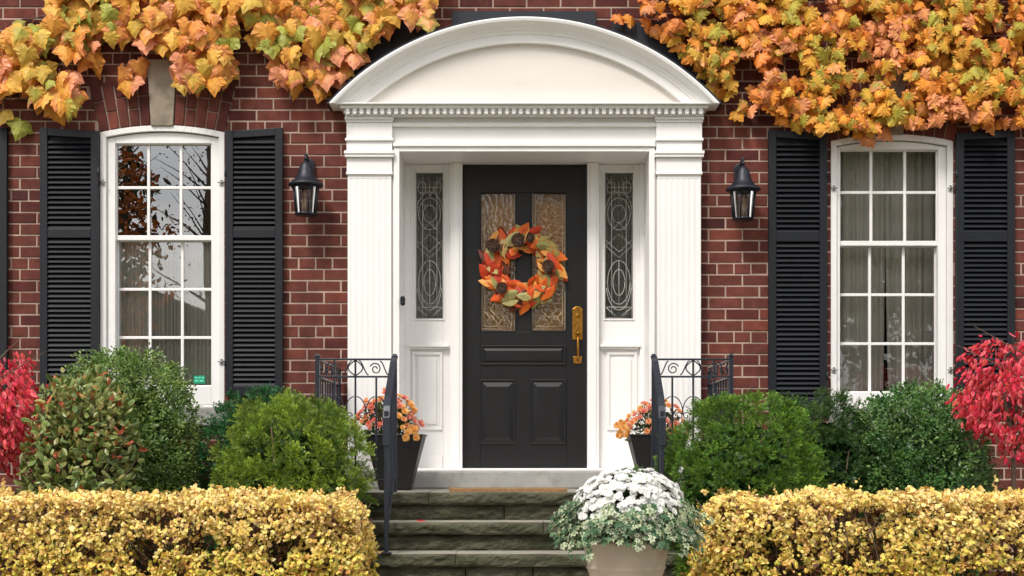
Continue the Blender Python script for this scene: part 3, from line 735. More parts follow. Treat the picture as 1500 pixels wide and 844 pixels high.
for i, z in enumerate(lev):
    yf = LY-TR*i; hw = 1.42 if i == 0 else .985
    m = MB()
    cuts = [-hw, .12 if i % 2 else -.42, hw] if i else [-hw, -.62, .38, hw]
    for a, b_ in zip(cuts[:-1], cuts[1:]):
        rough_block(m, a+.0015, b_-.0015, yf, (-.125 if i == 0 else yf+TR+.05), z-.078, z-.0005*(i+1)*0, .02, i*7.3+a)
    m.build('tread' if i else 'landing', [M['stone'], M['tread']], steps)
    m = MB()
    cuts = [-hw+.01]+sorted(random.uniform(-.75, .75) for _ in range(2))+[hw-.01]
    for a, b_ in zip(cuts[:-1], cuts[1:]):
        rough_block(m, a+.003, b_-.003, yf+.045, yf+TR*.9, z-RI+.001, z-.079, .02, i*3.1+b_+9)
    m.build('riser', [M['stone'], M['stone']], steps)
m = MB()
for s in (-1, 1):
    m.box(s*.995, s*1.40, LY+.05, LY+.2, 0, .641)
    m.box(s*1.20, s*1.40, LY+.2, -.0, 0, .641)
m.build('landing_base', M['stone'], steps)

# ------------------------------------------------------------------ doormat
m = MB(); x0, x1 = X(658, -1.2), X(831, -1.2)
vs = []; nn = 24
for j in range(5):
    for i in range(nn+1):
        x = x0+(x1-x0)*i/nn; vs.append((x, -1.22+.42*j/4, .742+.004*noise.noise((x*6, j*.7, 0))+(.006 if i in (0,) else 0)))
m.add(vs, [(j*(nn+1)+i, j*(nn+1)+i+1, (j+1)*(nn+1)+i+1, (j+1)*(nn+1)+i) for j in range(4) for i in range(nn)])
fr = vs[:nn+1]; m.add(fr+[(p[0], p[1], .7215) for p in fr], [(i+nn+1, i+nn+2, i+1, i) for i in range(nn)])
m.add([vs[0], vs[4*(nn+1)], (x0, -.80, .7215), (x0, -1.22, .7215)], [(0, 1, 2, 3)]); m.add([vs[nn], vs[5*(nn+1)-1], (x1, -.80, .7215), (x1, -1.22, .7215)], [(3, 2, 1, 0)])
tag(m.build('doormat', M['mat'], None, (0, -1, .7205)), 'thin tan coir doormat lying on the top step before the door', 'doormat')

# ------------------------------------------------------------------ iron railings
def railing(s, label):
    xa, xb = s*.842, s*1.345
    root = empty('iron_railing', (xa, LY+.05, .72), label, 'railing', 'wrought iron railings flanking the steps')
    y = LY+.04; zt, z2, zb = 1.585, 1.472, .80
    def post(x, yy, z0, z1, w=.014, knob=True):
        m = MB(); m.box(x-w, x+w, yy-w, yy+w, z0, z1)
        if knob: m.box(x-w*1.35, x+w*1.35, yy-w*1.35, yy+w*1.35, z1+.0005, z1+.010); m.box(x-w*.9, x+w*.9, yy-w*.9, yy+w*.9, z1+.0102, z1+.02)
        m.build('post', M['iron'], root, bevel=.003)
    post(xa, y, .722, 1.60); post(xb, y, .722, 1.60); post(xb, -.06, .722, 1.575, .010, False)
    def rail(x0, x1, y0, y1, z, w=.010, h=.006):
        m = MB()
        if abs(x1-x0) > abs(y1-y0): m.box(x0, x1, y0-w, y0+w, z-h, z+h)
        else: m.box(x0-w, x0+w, y0, y1, z-h, z+h)
        m.build('rail', M['iron'], root, bevel=.002)
    i0, i1 = (min(xa, xb)+.0145, max(xa, xb)-.0145)
    for z in (zt, z2, zb): rail(i0, i1, y, y, z)
    for z in (zt, z2, zb): rail(xb, xb, y+.0145, -.071, z-.0)
    # front panel bars
    def bar(x, yy, z0, z1, w=.006):
        m = MB(); m.box(x-w, x+w, yy-w, yy+w, z0, z1); m.build('baluster', M['iron'], root)
    xs = [xa+(xb-xa)*t for t in (.24, .51, .78)]
    for q, x in enumerate(xs): bar(x, y, zb+.006, (zt-.007 if q != 0 else z2-.007))
    for q in range(9):
        yy = y+.13+(-.06-y-.14)*q/8; bar(xb, yy, zb+.006, z2-.007)
    # scrollwork
    def curve(fn, n=26, r=.0042):
        m = MB(); m.tube([fn(i/n) for i in range(n+1)], r, 6); m.build('scroll', M['iron'], root)
    zc = (zt+z2)/2; hr = (zt-z2)/2-.008
    def spiral(cx, cz, r0, r1, a0, a1, yy=y):
        return lambda t: (cx+s*-1*(r0+(r1-r0)*t)*math.cos(a0+(a1-a0)*t), yy, cz+(r0+(r1-r0)*t)*math.sin(a0+(a1-a0)*t))
    mid = xs[1]
    curve(spiral(mid-.052, zc, hr, hr*.85, -PI*.62, PI*.62, y)) if False else None
    for d in (-1, 1):
        cx = mid+d*.002
        curve(lambda t, d=d: (cx+d*(.045*math.sin(PI*t)), y, z2+.007+(zt-z2-.014)*t), 16)       # lens round the bar
    for sx, cc in ((1, xa+(xb-xa)*.25), (-1, xa+(xb-xa)*.77)):
        curve(lambda t, sx=sx, cc=cc: (cc+sx*s*(.038-.028*t)*math.cos(.4+t*4.6*PI*.62), y, zc-.006+(.040-.030*t)*math.sin(.4+t*4.6*PI*.62)), 30)
        curve(lambda t, sx=sx, cc=cc: (cc+sx*s*(.045+.062*t), y, z2+.012+(zt-z2-.022)*(.5-.5*math.cos(PI*t))), 14)
        curve(lambda t, sx=sx, cc=cc: (cc-sx*s*(.03+.055*t), y, zc+(.045)*math.cos(PI*t)), 14)
    # hoops low in the panel
    for k, x in enumerate(xs):
        for d in (-1, 1):
            curve(lambda t, d=d, x=x: (x+d*(.008+.062*math.sin(PI*.5*t)), y, z2-.13-.10*(1-math.cos(PI*.55*t))-(.0)), 14, .0036)
            curve(lambda t, d=d, x=x: (x+d*(.045+(.026-.018*t)*math.cos(PI+t*3.4*PI*d*0+t*7)), y, z2-.255+(.026-.018*t)*math.sin(t*7)), 18, .0036)
    # side panel scrolls
    for q in range(4):
        yy = y+.2+q*.27
        curve(lambda t, yy=yy: (xb, yy+(.045-.034*t)*math.cos(t*9), zc+(.045-.034*t)*math.sin(t*9)), 22)
    # sloping flight: handrail, lower rail, balusters, bottom post
    xl = xa; y2 = y-.60; zlt = 1.235; zl0 = .362
    m = MB(); w = .021; pth = [(y-.014, 1.600), (y-.10, 1.566), (y-.50, 1.327), (y-.575, 1.262), (y-.612, 1.19), (y-.622, 1.02)]
    vs = []; fs = []
    for i, (yy, zz) in enumerate(pth):
        a, b_ = pth[max(0, i-1)], pth[min(len(pth)-1, i+1)]; t_ = Vector((0, b_[0]-a[0], b_[1]-a[1])).normalized(); nrm = Vector((0, -t_.z, t_.y))
        if nrm.z < 0 and i < 5: nrm = -nrm
        if i >= 4: nrm = Vector((0, -1, .15)).normalized() if i == 5 else Vector((0, -.9, .45)).normalized()
        for dx, dn_ in ((-w, -.006), (w, -.006), (w, .004), (-w, .004)): vs.append((xl+dx, yy+nrm.y*dn_, zz+nrm.z*dn_))
    for i in range(len(pth)-1):
        for k in range(4): fs.append((i*4+k, i*4+(k+1) % 4, i*4+4+(k+1) % 4, i*4+4+k))
    fs += [(3, 2, 1, 0), tuple((len(pth)-1)*4+k for k in range(4))]
    m.add(vs, fs); m.build('handrail', M['iron'], root, bevel=.002)
    m = MB(); m.box(xl-.013, xl+.013, y2-.013, y2+.013, zl0, zlt-.002); m.build('post', M['iron'], root, bevel=.002)
    m = MB(); m.box(xl-.03, xl+.03, y2-.03, y2+.03, zl0-.0005, zl0+.008); m.build('foot_plate', M['iron'], root, bevel=.002)
    sl_ = lambda yy, z0, z1: z0+(z1-z0)*(y-yy)/.60
    m = MB(); m.tube([(xl, y-.014, .84), (xl, y2+.013, .50)], .009, 4, sm=False); m.build('rail', M['iron'], root)
    m = MB(); m.tube([(xl, y-.014, 1.45), (xl, y2+.013, 1.10)], .008, 4, sm=False); m.build('rail', M['iron'], root)
    for q in range(1, 5):
        yy = y-.60*q/5; m = MB(); z0, z1 = sl_(yy, .84, .50), sl_(yy, 1.45, 1.10)
        m.box(xl-.006, xl+.006, yy-.006, yy+.006, z0, z1); m.build('baluster', M['iron'], root)
railing(-1, 'black wrought iron railing left of the steps, in front of the left planter')
railing(1, 'black wrought iron railing right of the steps, behind the white chrysanthemums')

# ------------------------------------------------------------------ leaf machinery
def templ(pts, centre=None, fold=.25, droop=.15):
    """half outline (x>=0) from base (0,0) to tip (0,-1) -> fan mesh; returns verts, tris, edge weight"""
    h = pts; out = h+[(-x, y) for x, y in h[-2:0:-1]]
    c = centre or (0, -.4); v = []; e = []
    def zf(x, y): return -fold*abs(x)-droop*(y*y)
    v.append((c[0], c[1], zf(*c))); e.append(0)
    for x, y in out: v.append((x, y, zf(x, y))); e.append(1 if x or y < -.5 else .3)
    n = len(out); F = [(0, 1+(i+1) % n, 1+i) for i in range(n)]
    return np.array(v), np.array(F), np.array(e)
def templ2(pts, c=(0, -.34), fold=.3, droop=.3, wave=.05):
    out = pts+[(-x, y) for x, y in pts[-2:0:-1]]; n = len(out); v = []; e = []
    zf = lambda x, y, w=0: -fold*abs(x)-droop*(y*y)-.35*fold*x*x+w
    v.append((c[0], c[1], zf(*c))); e.append(0)
    for i, (x, y) in enumerate(out): X_, Y_ = c[0]+(x-c[0])*.55, c[1]+(y-c[1])*.55; v.append((X_, Y_, zf(X_, Y_)+.02)); e.append(.35)
    for i, (x, y) in enumerate(out): v.append((x, y, zf(x, y, wave*(1 if i % 2 else -1)))); e.append(1 if (x or y < -.5) else .2)
    F = []
    for i in range(n):
        j = (i+1) % n
        F.append((0, 1+j, 1+i)); F.append((1+i, 1+j, 1+n+j)); F.append((1+i, 1+n+j, 1+n+i))
    return np.array(v), np.array(F), np.array(e)
MAPLE = templ2([(0, 0), (.15, .12), (.33, .14), (.46, .03), (.56, -.11), (.68, -.28), (.52, -.38), (.40, -.46), (.33, -.60), (.18, -.80), (0, -1.04)], wave=.03, fold=.35)
MAPLE5 = templ2([(0, 0), (.14, .10), (.30, .20), (.40, .05), (.50, -.03), (.68, -.13), (.54, -.28), (.43, -.36), (.47, -.54), (.30, -.60), (.18, -.78), (0, -1.0)], fold=.4, droop=.25, wave=.05)
OVAL = templ([(0, 0), (.17, -.2), (.24, -.48), (.16, -.8), (0, -1)], (0, -.5), .4, .2)
BOX = templ([(0, 0), (.26, -.3), (.27, -.65), (0, -1)], (0, -.5), .4, .1)
ROUND = templ([(0, 0), (.28, .1), (.55, -.18), (.34, -.38), (.46, -.72), (.18, -.74), (0, -1.0)], (0, -.4), .35, .15)
IVYL = templ([(0, 0), (.2, .15), (.55, .05), (.30, -.22), (.52, -.55), (.18, -.58), (0, -1.0)], (0, -.3), .2, .25)
PETAL = templ([(0, 0), (.14, -.25), (.21, -.62), (.17, -.93), (0, -1)], (0, -.5), -.22, -.15)
def sprig(n=9, seed=1):
    r = np.random.default_rng(seed); v = []; f = []; e = []
    for i in range(n):
        t = (i+.5)/n
        for s in (-1, 1):
            L_ = .46*(1-.4*t)*r.uniform(.8, 1.15); a = .85-.3*t+r.uniform(-.15, .15); b = r.uniform(-.25, .5)
            bx, by, bz = 0, -t*.92, -.12*t*t
            tx, ty, tz = s*L_*math.sin(a)*math.cos(b), by-L_*math.cos(a), bz+L_*math.sin(b)
            mx, my, mz = (bx+tx)/2, (by+ty)/2, (bz+tz)/2; w = .10
            k = len(v); v += [(bx, by, bz), (mx+w*math.cos(a), my-s*-1*w*math.sin(a)*0+w*.3, mz), (tx, ty, tz), (mx-w*math.cos(a), my-w*.3, mz)]
            f.append((k, k+1, k+2, k+3)); e += [t*.8, t, 1, t]
    v.append((0, -.9, -.1)); return np.array(v[:-1]), np.array(f), np.clip(np.array(e), 0, 1)
YEW = sprig(4)
def norm(a): return a/np.maximum(np.linalg.norm(a, axis=1, keepdims=True), 1e-9)
def scatter(mb, T, pos, d, nrm, sc_, c0, c1, m=0, sm=False):
    """leaf points along d (base to tip), faces nrm; c0 centre colour, c1 edge colour"""
    V, F, E = T; N = len(pos)
    y = -norm(d); x = norm(np.cross(y, nrm)); z = np.cross(x, y)
    s = np.asarray(sc_).reshape(-1, 1, 1)
    P = pos[:, None, :]+s*(V[None, :, 0:1]*x[:, None, :]+V[None, :, 1:2]*y[:, None, :]+V[None, :, 2:3]*z[:, None, :])
    col = c0[:, None, :]*(1-E)[None, :, None]+c1[:, None, :]*E[None, :, None]
    nv = len(V); Fa = (F[None, :, :]+(np.arange(N)*nv)[:, None, None]).reshape(-1, F.shape[1])
    mb.arr(P.reshape(-1, 3), Fa, col.reshape(-1, 3), m, sm)
def pick(pal, N, jit=.15, w=None):
    p = np.array([S(*c) for c in pal]); i = rng.choice(len(pal), N, p=w)
    return p[i]*rng.uniform(1-jit, 1+jit, (N, 1))*rng.uniform(1-jit*.3, 1+jit*.3, (N, 3))
def nz(P, s, seed=0):
    return np.array([noise.noise((p[0]*s+seed, p[1]*s, p[2]*s)) for p in P])

# ------------------------------------------------------------------ climbing vines
def inpoly(x, y, poly):
    c = False; j = len(poly)-1
    for i in range(len(poly)):
        xi, yi = poly[i]; xj, yj = poly[j]
        if ((yi > y) != (yj > y)) and (x < (xj-xi)*(y-yi)/(yj-yi)+xi): c = not c
        j = i
    return c
def vine(name, label, polys, gaps, extra, n, size, pal0, pal1, stems, spacing, seed, droop_sd=.35, T=None):
    r = np.random.default_rng(seed)
    root = empty(name, (X(np.mean([p[0] for p in polys[0]])), 0, 3.4), label, 'vine')
    pts = []; tries = 0
    xs = [p[0] for q in polys for p in q]; ys = [p[1] for q in polys for p in q]
    while len(pts) < n and tries < n*40:
        tries += 1
        x = r.uniform(min(xs), max(xs)); y = r.uniform(min(ys), max(ys))
        if not any(inpoly(x, y, q) for q in polys): continue
        if any(((x-a)/c)**2+((y-b)/d)**2 < 1 for a, b, c, d in gaps): continue
        nn = noise.noise((x*.018, y*.022, seed))
        if nn < (-.36 if size > .11 else -.24) and r.random() < .9: continue
        if any((x-a)**2+(y-b)**2 < (spacing*(.55+.6*((k*7) % 5)/5))**2 for k, (a, b, _) in enumerate(pts[-160:])): 
            if r.random() < .93: continue
        pts.append((x, y, r.uniform(.03, .27)))
    pts += [(a, b, .10) for a, b in extra]
    N = len(pts); pos = np.array([W(a, b, -dd) for a, b, dd in pts])
    d = np.stack([r.normal(0, droop_sd, N), r.uniform(-.75, .3, N), -np.ones(N)], 1)
    nrm = np.stack([r.normal(0, .6, N), -np.ones(N), r.uniform(-.3, 1.1, N)], 1)
    sc_ = size*r.uniform(.5, 1.25, N); sc_[-len(extra):] = size*r.uniform(.95, 1.2, len(extra))
    big = np.array([noise.noise((a*.012, b*.014, seed+5)) for a, b, _ in pts])
    i0 = np.clip(((big+.6)/1.2+r.normal(0, .28, N))*len(pal0), 0, len(pal0)-1).astype(int)
    p0 = np.array([S(*c) for c in pal0]); p1 = np.array([S(*c) for c in pal1])
    i1 = np.where(r.random(N) < .7, i0, r.integers(0, len(pal1), N))
    c0 = p0[i0]*r.uniform(.8, 1.15, (N, 1)); c1 = p1[i1]*r.uniform(.8, 1.15, (N, 1))
    mb = MB(); scatter(mb, T or MAPLE, pos+np.array([0, 0, .0])[None]-norm(d)*sc_[:, None]*.4, d, nrm, sc_, c0, c1)
    for k in range(N):          # leaf stalks
        p = Vector(pos[k])-Vector(norm(d)[k])*float(sc_[k])*.4; q = p+Vector((r.uniform(-.03, .03), min(.06, -p.y-.01), r.uniform(.03, .08)))
        mb.tube([tuple(p), ((p.x+q.x)/2, (p.y+q.y)/2-.006, (p.z+q.z)/2+.012), tuple(q)], .0017, 3, S(150, 84, 60))
    mb.build('foliage', M['leaf'], root)
    tb = MB()
    for st_ in stems:
        n_ = 10; P = []
        for i in range(len(st_)-1):
            for k in range(n_):
                t = k/n_; x = st_[i][0]*(1-t)+st_[i+1][0]*t; y = st_[i][1]*(1-t)+st_[i+1][1]*t
                x += 5*noise.noise((x*.03, y*.03, seed)); y += 7*noise.noise((x*.03, y*.03, seed+9))
                P.append(W(x, y, -.022-.01*noise.noise((x*.05, y*.05, 3))))
        tb.tube(P, [max(.003, .011*(1-i/len(P))) for i in range(len(P))], 6)
    tb.build('stem', M['vinebark'], root)
    return root
L_POLY = [
 [(70, -60), (640, -60), (632, 38), (612, 30), (585, 18), (560, 32), (548, 68), (520, 92), (497, 128), (470, 120), (440, 118), (408, 122), (402, 92), (372, 62), (345, 66), (330, 116), (305, 126), (268, 118), (250, 92), (232, 70), (205, 62), (170, 60), (120, 58), (88, 50), (75, 20)],
 [(-30, 62), (40, 40), (90, 36), (128, 56), (150, 74), (96, 82), (50, 78), (20, 92), (-30, 98)],
 [(-30, 92), (58, 94), (108, 112), (122, 142), (105, 160), (80, 160), (58, 150), (38, 142), (10, 128), (-30, 150)],
]
L_GAP = [(92, 96, 26, 9), (238, 88, 24, 16), (382, 88, 22, 22), (20, 10, 60, 30), (445, 88, 16, 8), (170, 82, 22, 14), (575, 70, 26, 26)]
L_EXT = [(30, 187), (176, 108), (193, 122), (206, 100), (184, 126), (268, 122), (292, 126), (318, 120), (262, 104), (336, 106), (417, 112), (437, 130), (462, 116), (470, 134), (498, 118), (60, 148), (85, 165), (100, 158), (14, 108), (70, 108), (35, 100), (620, 30), (565, 40), (0, 170), (120, 92), (136, 98), (147, 88)]
vine('climbing_vine', 'climbing vine with large drooping salmon and yellow leaves above the left window', L_POLY, L_GAP, L_EXT, 800, .134,
     [(160, 164, 68), (214, 178, 74), (224, 178, 74), (226, 162, 64), (226, 152, 68), (230, 154, 98)],
     [(170, 168, 74), (218, 178, 78), (230, 168, 72), (228, 150, 66), (230, 142, 84), (236, 154, 120)],
     [[(-20, 68), (12, 44), (36, 26), (60, 24), (90, 30), (160, 40), (260, 30)], [(58, 46), (66, 22), (72, -20)], [(640, -20), (500, 30), (380, 40), (250, 50)], [(100, 60), (60, 100), (20, 150)], [(420, -40), (430, 60), (470, 110)], [(300, -40), (290, 60), (280, 110)], [(190, -40), (195, 60), (190, 110)]],
     13.5, 3)
R_POLY = [
 [(945, -60), (1560, -60), (1560, 175), (1500, 180), (1470, 182), (1440, 178), (1405, 165), (1385, 178), (1335, 184), (1290, 190), (1230, 188), (1180, 180), (1140, 168), (1112, 150), (1092, 128), (1060, 128), (1045, 112), (1030, 92), (1008, 66), (985, 44), (965, 34), (940, 14)],
]
R_GAP = [(1155, 95, 22, 13), (1320, 125, 20, 18), (1449, 52, 16, 12), (1072, 62, 16, 10), (1000, 84, 14, 16), (1400, 176, 16, 8), (1228, 152, 18, 9), (1092, 88, 16, 9), (1272, 30, 14, 8), (1366, 20, 12, 9), (1208, 60, 10, 10), (1290, 85, 12, 8)]
R_EXT = [(908, 26), (925, 30), (1090, 158), (1098, 164), (1082, 168), (1272, 206), (1262, 196), (1280, 198), (1300, 196), (1148, 176), (1168, 184), (1200, 190), (1052, 140), (1064, 138), (1040, 120), (1020, 96), (1008, 84), (1000, 74), (990, 66), (1030, 108), (975, 54), (960, 46), (950, 36), (1044, 128), (1016, 80), (984, 58), (1036, 92), (1455, 186), (1490, 180), (1430, 182)]
vine('climbing_vine', 'dense climbing vine with small golden orange leaves above the right window', R_POLY, R_GAP, R_EXT, 2000, .098,
     [(168, 160, 60), (218, 170, 58), (224, 162, 54), (226, 148, 52), (220, 134, 52), (230, 150, 88)],
     [(196, 172, 68), (222, 172, 70), (230, 160, 62), (228, 144, 56), (222, 128, 60), (236, 156, 110)],
     [[(1560, 60), (1400, 90), (1250, 80), (1120, 60), (1000, 40)], [(1490, -40), (1420, 60), (1380, 150)], [(1350, -40), (1330, 60), (1310, 170)], [(1200, -40), (1180, 60), (1150, 140)], [(1050, -40), (1080, 40), (1060, 110)], [(1560, 150), (1400, 165), (1250, 175), (1160, 150)]],
     8.8, 11, .75, MAPLE5)

# ------------------------------------------------------------------ shrubs
def dome_pts(n, c, rad, lump, seed, zmin=None, shell=(.72, 1.0), lscale=3.5, pw=2.0):
    r = np.random.default_rng(seed)
    u = norm(r.normal(0, 1, (n, 3)))
    s = r.uniform(shell[0]**3, shell[1]**3, n)**(1/3.)
    lm = 1+lump*nz(u*1.0, lscale*.6, seed)+lump*.5*nz(u*1.0, lscale*1.6, seed+4)
    se = 1/np.power(np.sum(np.abs(u)**pw, axis=1), 1/pw)
    P = np.array(c)+u*np.array(rad)*(s*lm*se)[:, None]
    nrm = norm(u/np.array(rad))
    k = np.ones(n, bool)
    if zmin is not None: k = P[:, 2] > zmin
    return P[k], nrm[k], s[k]
def branches(root, c, rad, n, seed, m='bark', r0=.012):
    r = random.Random(seed); b = MB()
    for i in range(n):
        a = 2*PI*i/n+r.uniform(-.4, .4); e = r.uniform(.3, .85)
        tip = (c[0]+rad[0]*e*math.cos(a), c[1]+rad[1]*e*math.sin(a), c[2]+rad[2]*r.uniform(.1, .8))
        bx, by = c[0]+.08*math.cos(a), c[1]+.08*math.sin(a)
        mid = (bx*.5+tip[0]*.5, by*.5+tip[1]*.5, (tip[2])*.45)
        b.tube([(bx, by, 0), mid, tip], [r0, r0*.7, r0*.3], 6)
    b.build('branch', M[m], root)
def shrub(name, label, c, rad, T, n, size, pal0, pal1, matn, seed, lump=.12, cat='shrub', outward=.6, group=None, shell=(.6, 1.0), up=.5, ls=3.5, wts=None):
    root = empty(name, (c[0], c[1], 0), label, cat, group)
    P, nr, s = dome_pts(n, c, rad, lump, seed, .03, shell, ls, 2.7)
    N = len(P); tuft = None
    if T is YEW or T is BOX:                    # shoots gather in tufts
        K = 560 if T is YEW else 1100; csz = .016 if T is YEW else .020
        Q, qn, _ = dome_pts(K, c, rad, lump, seed, .03, (.86, 1.02), ls, 2.7)
        m_ = rng.random(N) < (.82 if T is YEW else .68); idx = rng.integers(0, len(Q), N); lift = rng.uniform(0, .03, len(Q))
        off = rng.normal(0, csz, (N, 3)); P = np.where(m_[:, None], Q[idx]+off+qn[idx]*lift[idx][:, None], np.array(c)+(P-np.array(c))*(.92 if T is YEW else .97))
        tuft = np.where(m_[:, None], norm(off+qn[idx]*csz*1.2), 0); nr = np.where(m_[:, None], qn[idx], nr); P[:, 2] = np.maximum(P[:, 2], .03)
    d = norm(nr*outward*(1 if tuft is None else .5)+(0 if tuft is None else tuft*1.3)+rng.normal(0, .42 if tuft is not None else .8, (N, 3))+np.array([0, 0, up*(.45 if tuft is not None else 1)]))
    nn = norm(nr*.6+rng.normal(0, .5, (N, 3))+np.array([0, -.2, .5]))
    mb = MB()
    if len(pal0) == len(pal1):
        pi_ = rng.choice(len(pal0), N, p=wts) if tuft is None else np.where(m_, rng.integers(0, len(pal0), len(Q))[idx], rng.integers(0, len(pal0), N))
        jt = rng.uniform(.82, 1.18, (N, 1))
        if wts is not None: pi_ = np.where((pi_ >= 3) & (P[:, 2] < c[2]+rad[2]*.25) & (rng.random(N) < .85), 1, pi_)
        c0 = np.array([S(*q) for q in pal0])[pi_]*jt; c1 = np.array([S(*q) for q in pal1])[pi_]*jt
    else: c0 = pick(pal0, N, .18, wts); c1 = pick(pal1, N, .18, wts)
    if tuft is not None:
        tv = rng.uniform(.72, 1.3, len(Q))[idx][:, None]; c0 = np.where(m_[:, None], c0*tv, c0); c1 = np.where(m_[:, None], c1*tv, c1)
    g = 1+.30*nz(P, 5, seed+2)[:, None]        # clumps of older and newer growth
    scatter(mb, T, P, d, nn, size*rng.uniform(.7, 1.2, N), c0*g, c1*g)
    if T is not OVAL:
        Pi, ni, si = dome_pts(6500, c, rad, lump, seed, .03, (.25, .76), ls, 2.7); Ni = len(Pi)
        scatter(mb, ROUND, Pi, norm(rng.normal(0, 1, (Ni, 3))), norm(ni+rng.normal(0, .4, (Ni, 3))), .05*rng.uniform(.6, 1.2, Ni), pick(pal0, Ni, .2), pick(pal0, Ni, .2))
    mb.build('foliage', M[matn], root)
    branches(root, c, rad, 9, seed)
    return root
def shrubpx(name, label, px0, px1, ptop, Y, depth, *a, zc=None, **k):
    x0, x1, zt = X(px0, Y), X(px1, Y), Z(ptop, Y)
    cz = zc if zc is not None else zt*.5
    return shrub(name, label, ((x0+x1)/2, Y, cz), ((x1-x0)/2*.93, depth*.95, (zt-cz)*.97), *a, **k)
YD0, YD1 = [(24, 52, 22), (34, 66, 24), (28, 58, 30)], [(64, 100, 34), (84, 122, 42), (56, 92, 36)]
YL0, YL1 = [(54, 82, 24), (66, 94, 28), (50, 78, 26)], [(132, 154, 52), (152, 170, 60), (116, 142, 50)]
shrubpx('yew_shrub', 'dark blue-green yew shrub behind the light green one, under the left lantern', 302, 470, 574, -.62, .42, YEW, 11000, .048, [(28, 66, 36), (34, 76, 38)], [(56, 112, 58), (48, 100, 50)], 'needle', 31, lump=.07)
shrubpx('yew_shrub', 'rounded light yellow-green yew shrub just left of the steps', 321, 537, 588, -1.62, .46, YEW, 17000, .047, YL0, YL1, 'needle', 32, lump=.07)
shrubpx('yew_shrub', 'large rounded mid-green yew shrub right of the steps behind the railing', 966, 1206, 586, -1.62, .50, YEW, 19000, .048, [(40, 70, 22), (50, 82, 26)], [(100, 138, 44), (118, 150, 50), (84, 122, 44)], 'needle', 33, lump=.07)
shrubpx('yew_shrub', 'low dark green yew shrub between the big yew and the boxwood', 1120, 1288, 588, -.85, .42, YEW, 12000, .048, [(28, 58, 26), (36, 64, 30)], [(66, 100, 44), (58, 92, 48), (84, 104, 44)], 'needle', 34, lump=.16)
shrubpx('boxwood_shrub', 'smooth rounded boxwood shrub under the left window beside the red-tipped shrub', 78, 292, 515, -.75, .5, BOX, 34000, .024, [(70, 100, 46), (86, 116, 50), (110, 132, 62)], [(94, 124, 58), (116, 144, 68), (134, 156, 80)], 'gloss', 35, lump=.07, shell=(.72, 1))
shrubpx('boxwood_shrub', 'bushy green boxwood shrub under the right window beside the crimson bush', 1240, 1450, 566, -.95, .5, BOX, 34000, .025, [(44, 80, 38), (56, 96, 44), (72, 110, 50)], [(70, 110, 54), (92, 130, 64), (116, 146, 80)], 'gloss', 36, lump=.10, shell=(.68, 1))
# broad-leaved shrub with reddening tips
root = shrubpx('broadleaf_shrub', 'open broad-leaved shrub with red-tinged tips at the left, beside the pink bush', 34, 212, 540, -1.35, .42, OVAL, 5200, .062,
     [(88, 112, 52), (110, 128, 60), (132, 138, 70), (176, 92, 58), (190, 136, 72)], [(114, 132, 70), (140, 148, 82), (160, 152, 92), (206, 104, 72), (206, 154, 94)], 'gloss', 37, lump=.14, shell=(.5, 1), wts=[.36, .32, .18, .08, .06])
bb = MB()
for (u, v) in ((160, 620), (176, 655), (70, 660), (120, 600), (60, 605), (190, 690), (150, 700)):
    x, _, z = W(u, v, -1.62); bb.tube([(X(120, -1.4), -1.4, .45), ((x+X(120, -1.4))/2, -1.55, z-.12), (x, -1.62, z), (x+.05, -1.66, z+.07)], [.008, .006, .004, .002], 5)
bb.build('branch', M['bark'], root)
# burning bushes
def burning(name, label, px0, px1, ptop, pbot, Y, n, seed, stem_px):
    x0, x1, z0, z1 = X(px0, Y), X(px1, Y), Z(pbot, Y), Z(ptop, Y)
    c = ((x0+x1)/2, Y, (z0+z1)/2); rad = ((x1-x0)/2, .4, (z1-z0)/2)
    root = empty(name, (c[0], Y, 0), label, 'shrub')
    P, nr, s = dome_pts(n, c, rad, .3, seed, .1, (.35, 1.0), 5)
    keep = (nz(P, 6, seed+8) > -.10) & (nz(P, 14, seed+3) > -.25); P, nr = P[keep], nr[keep]
    N = len(P); d = norm(nr*.3+rng.normal(0, .35, (N, 3))+np.array([0, 0, -.9])); nn = norm(rng.normal(0, .4, (N, 3))+np.array([0, -1, .5]))
    mb = MB(); scatter(mb, OVAL, P, d, nn, .048*rng.uniform(.5, 1.2, N), pick([(206, 38, 66), (226, 64, 90), (170, 26, 46), (180, 70, 56)], N), pick([(220, 54, 80), (238, 110, 124), (190, 36, 58), (210, 80, 70)], N))
    mb.build('foliage', M['leaf'], root)
    b = MB(); bx = X(stem_px, Y)
    b.tube([(bx+.04, Y, 0), (bx, Y-.02, z0+.05), (bx-.05, Y, c[2]), (bx-.02, Y, z1-.15)], [.018, .015, .01, .004], 7)
    r = random.Random(seed)
    for i in range(16):
        t = r.uniform(.0, .7); zz = z0+(z1-z0)*t
        b.tube([(bx, Y, zz-.05), (bx+r.uniform(-.2, .2), Y+r.uniform(-.15, .15), zz+.16), (bx+r.uniform(-.42, .42), Y+r.uniform(-.25, .25), zz+.32)], [.007, .005, .002], 5)
    b.build('branch', M['bark'], root)
burning('burning_bush', 'crimson-pink leaved bush cut by the right edge of the view', 1400, 1590, 490, 662, -1.45, 5600, 41, 1482)
burning('burning_bush', 'bright pink-red leaved bush cut by the left edge of the view', -110, 62, 512, 690, -1.5, 5600, 42, -20)

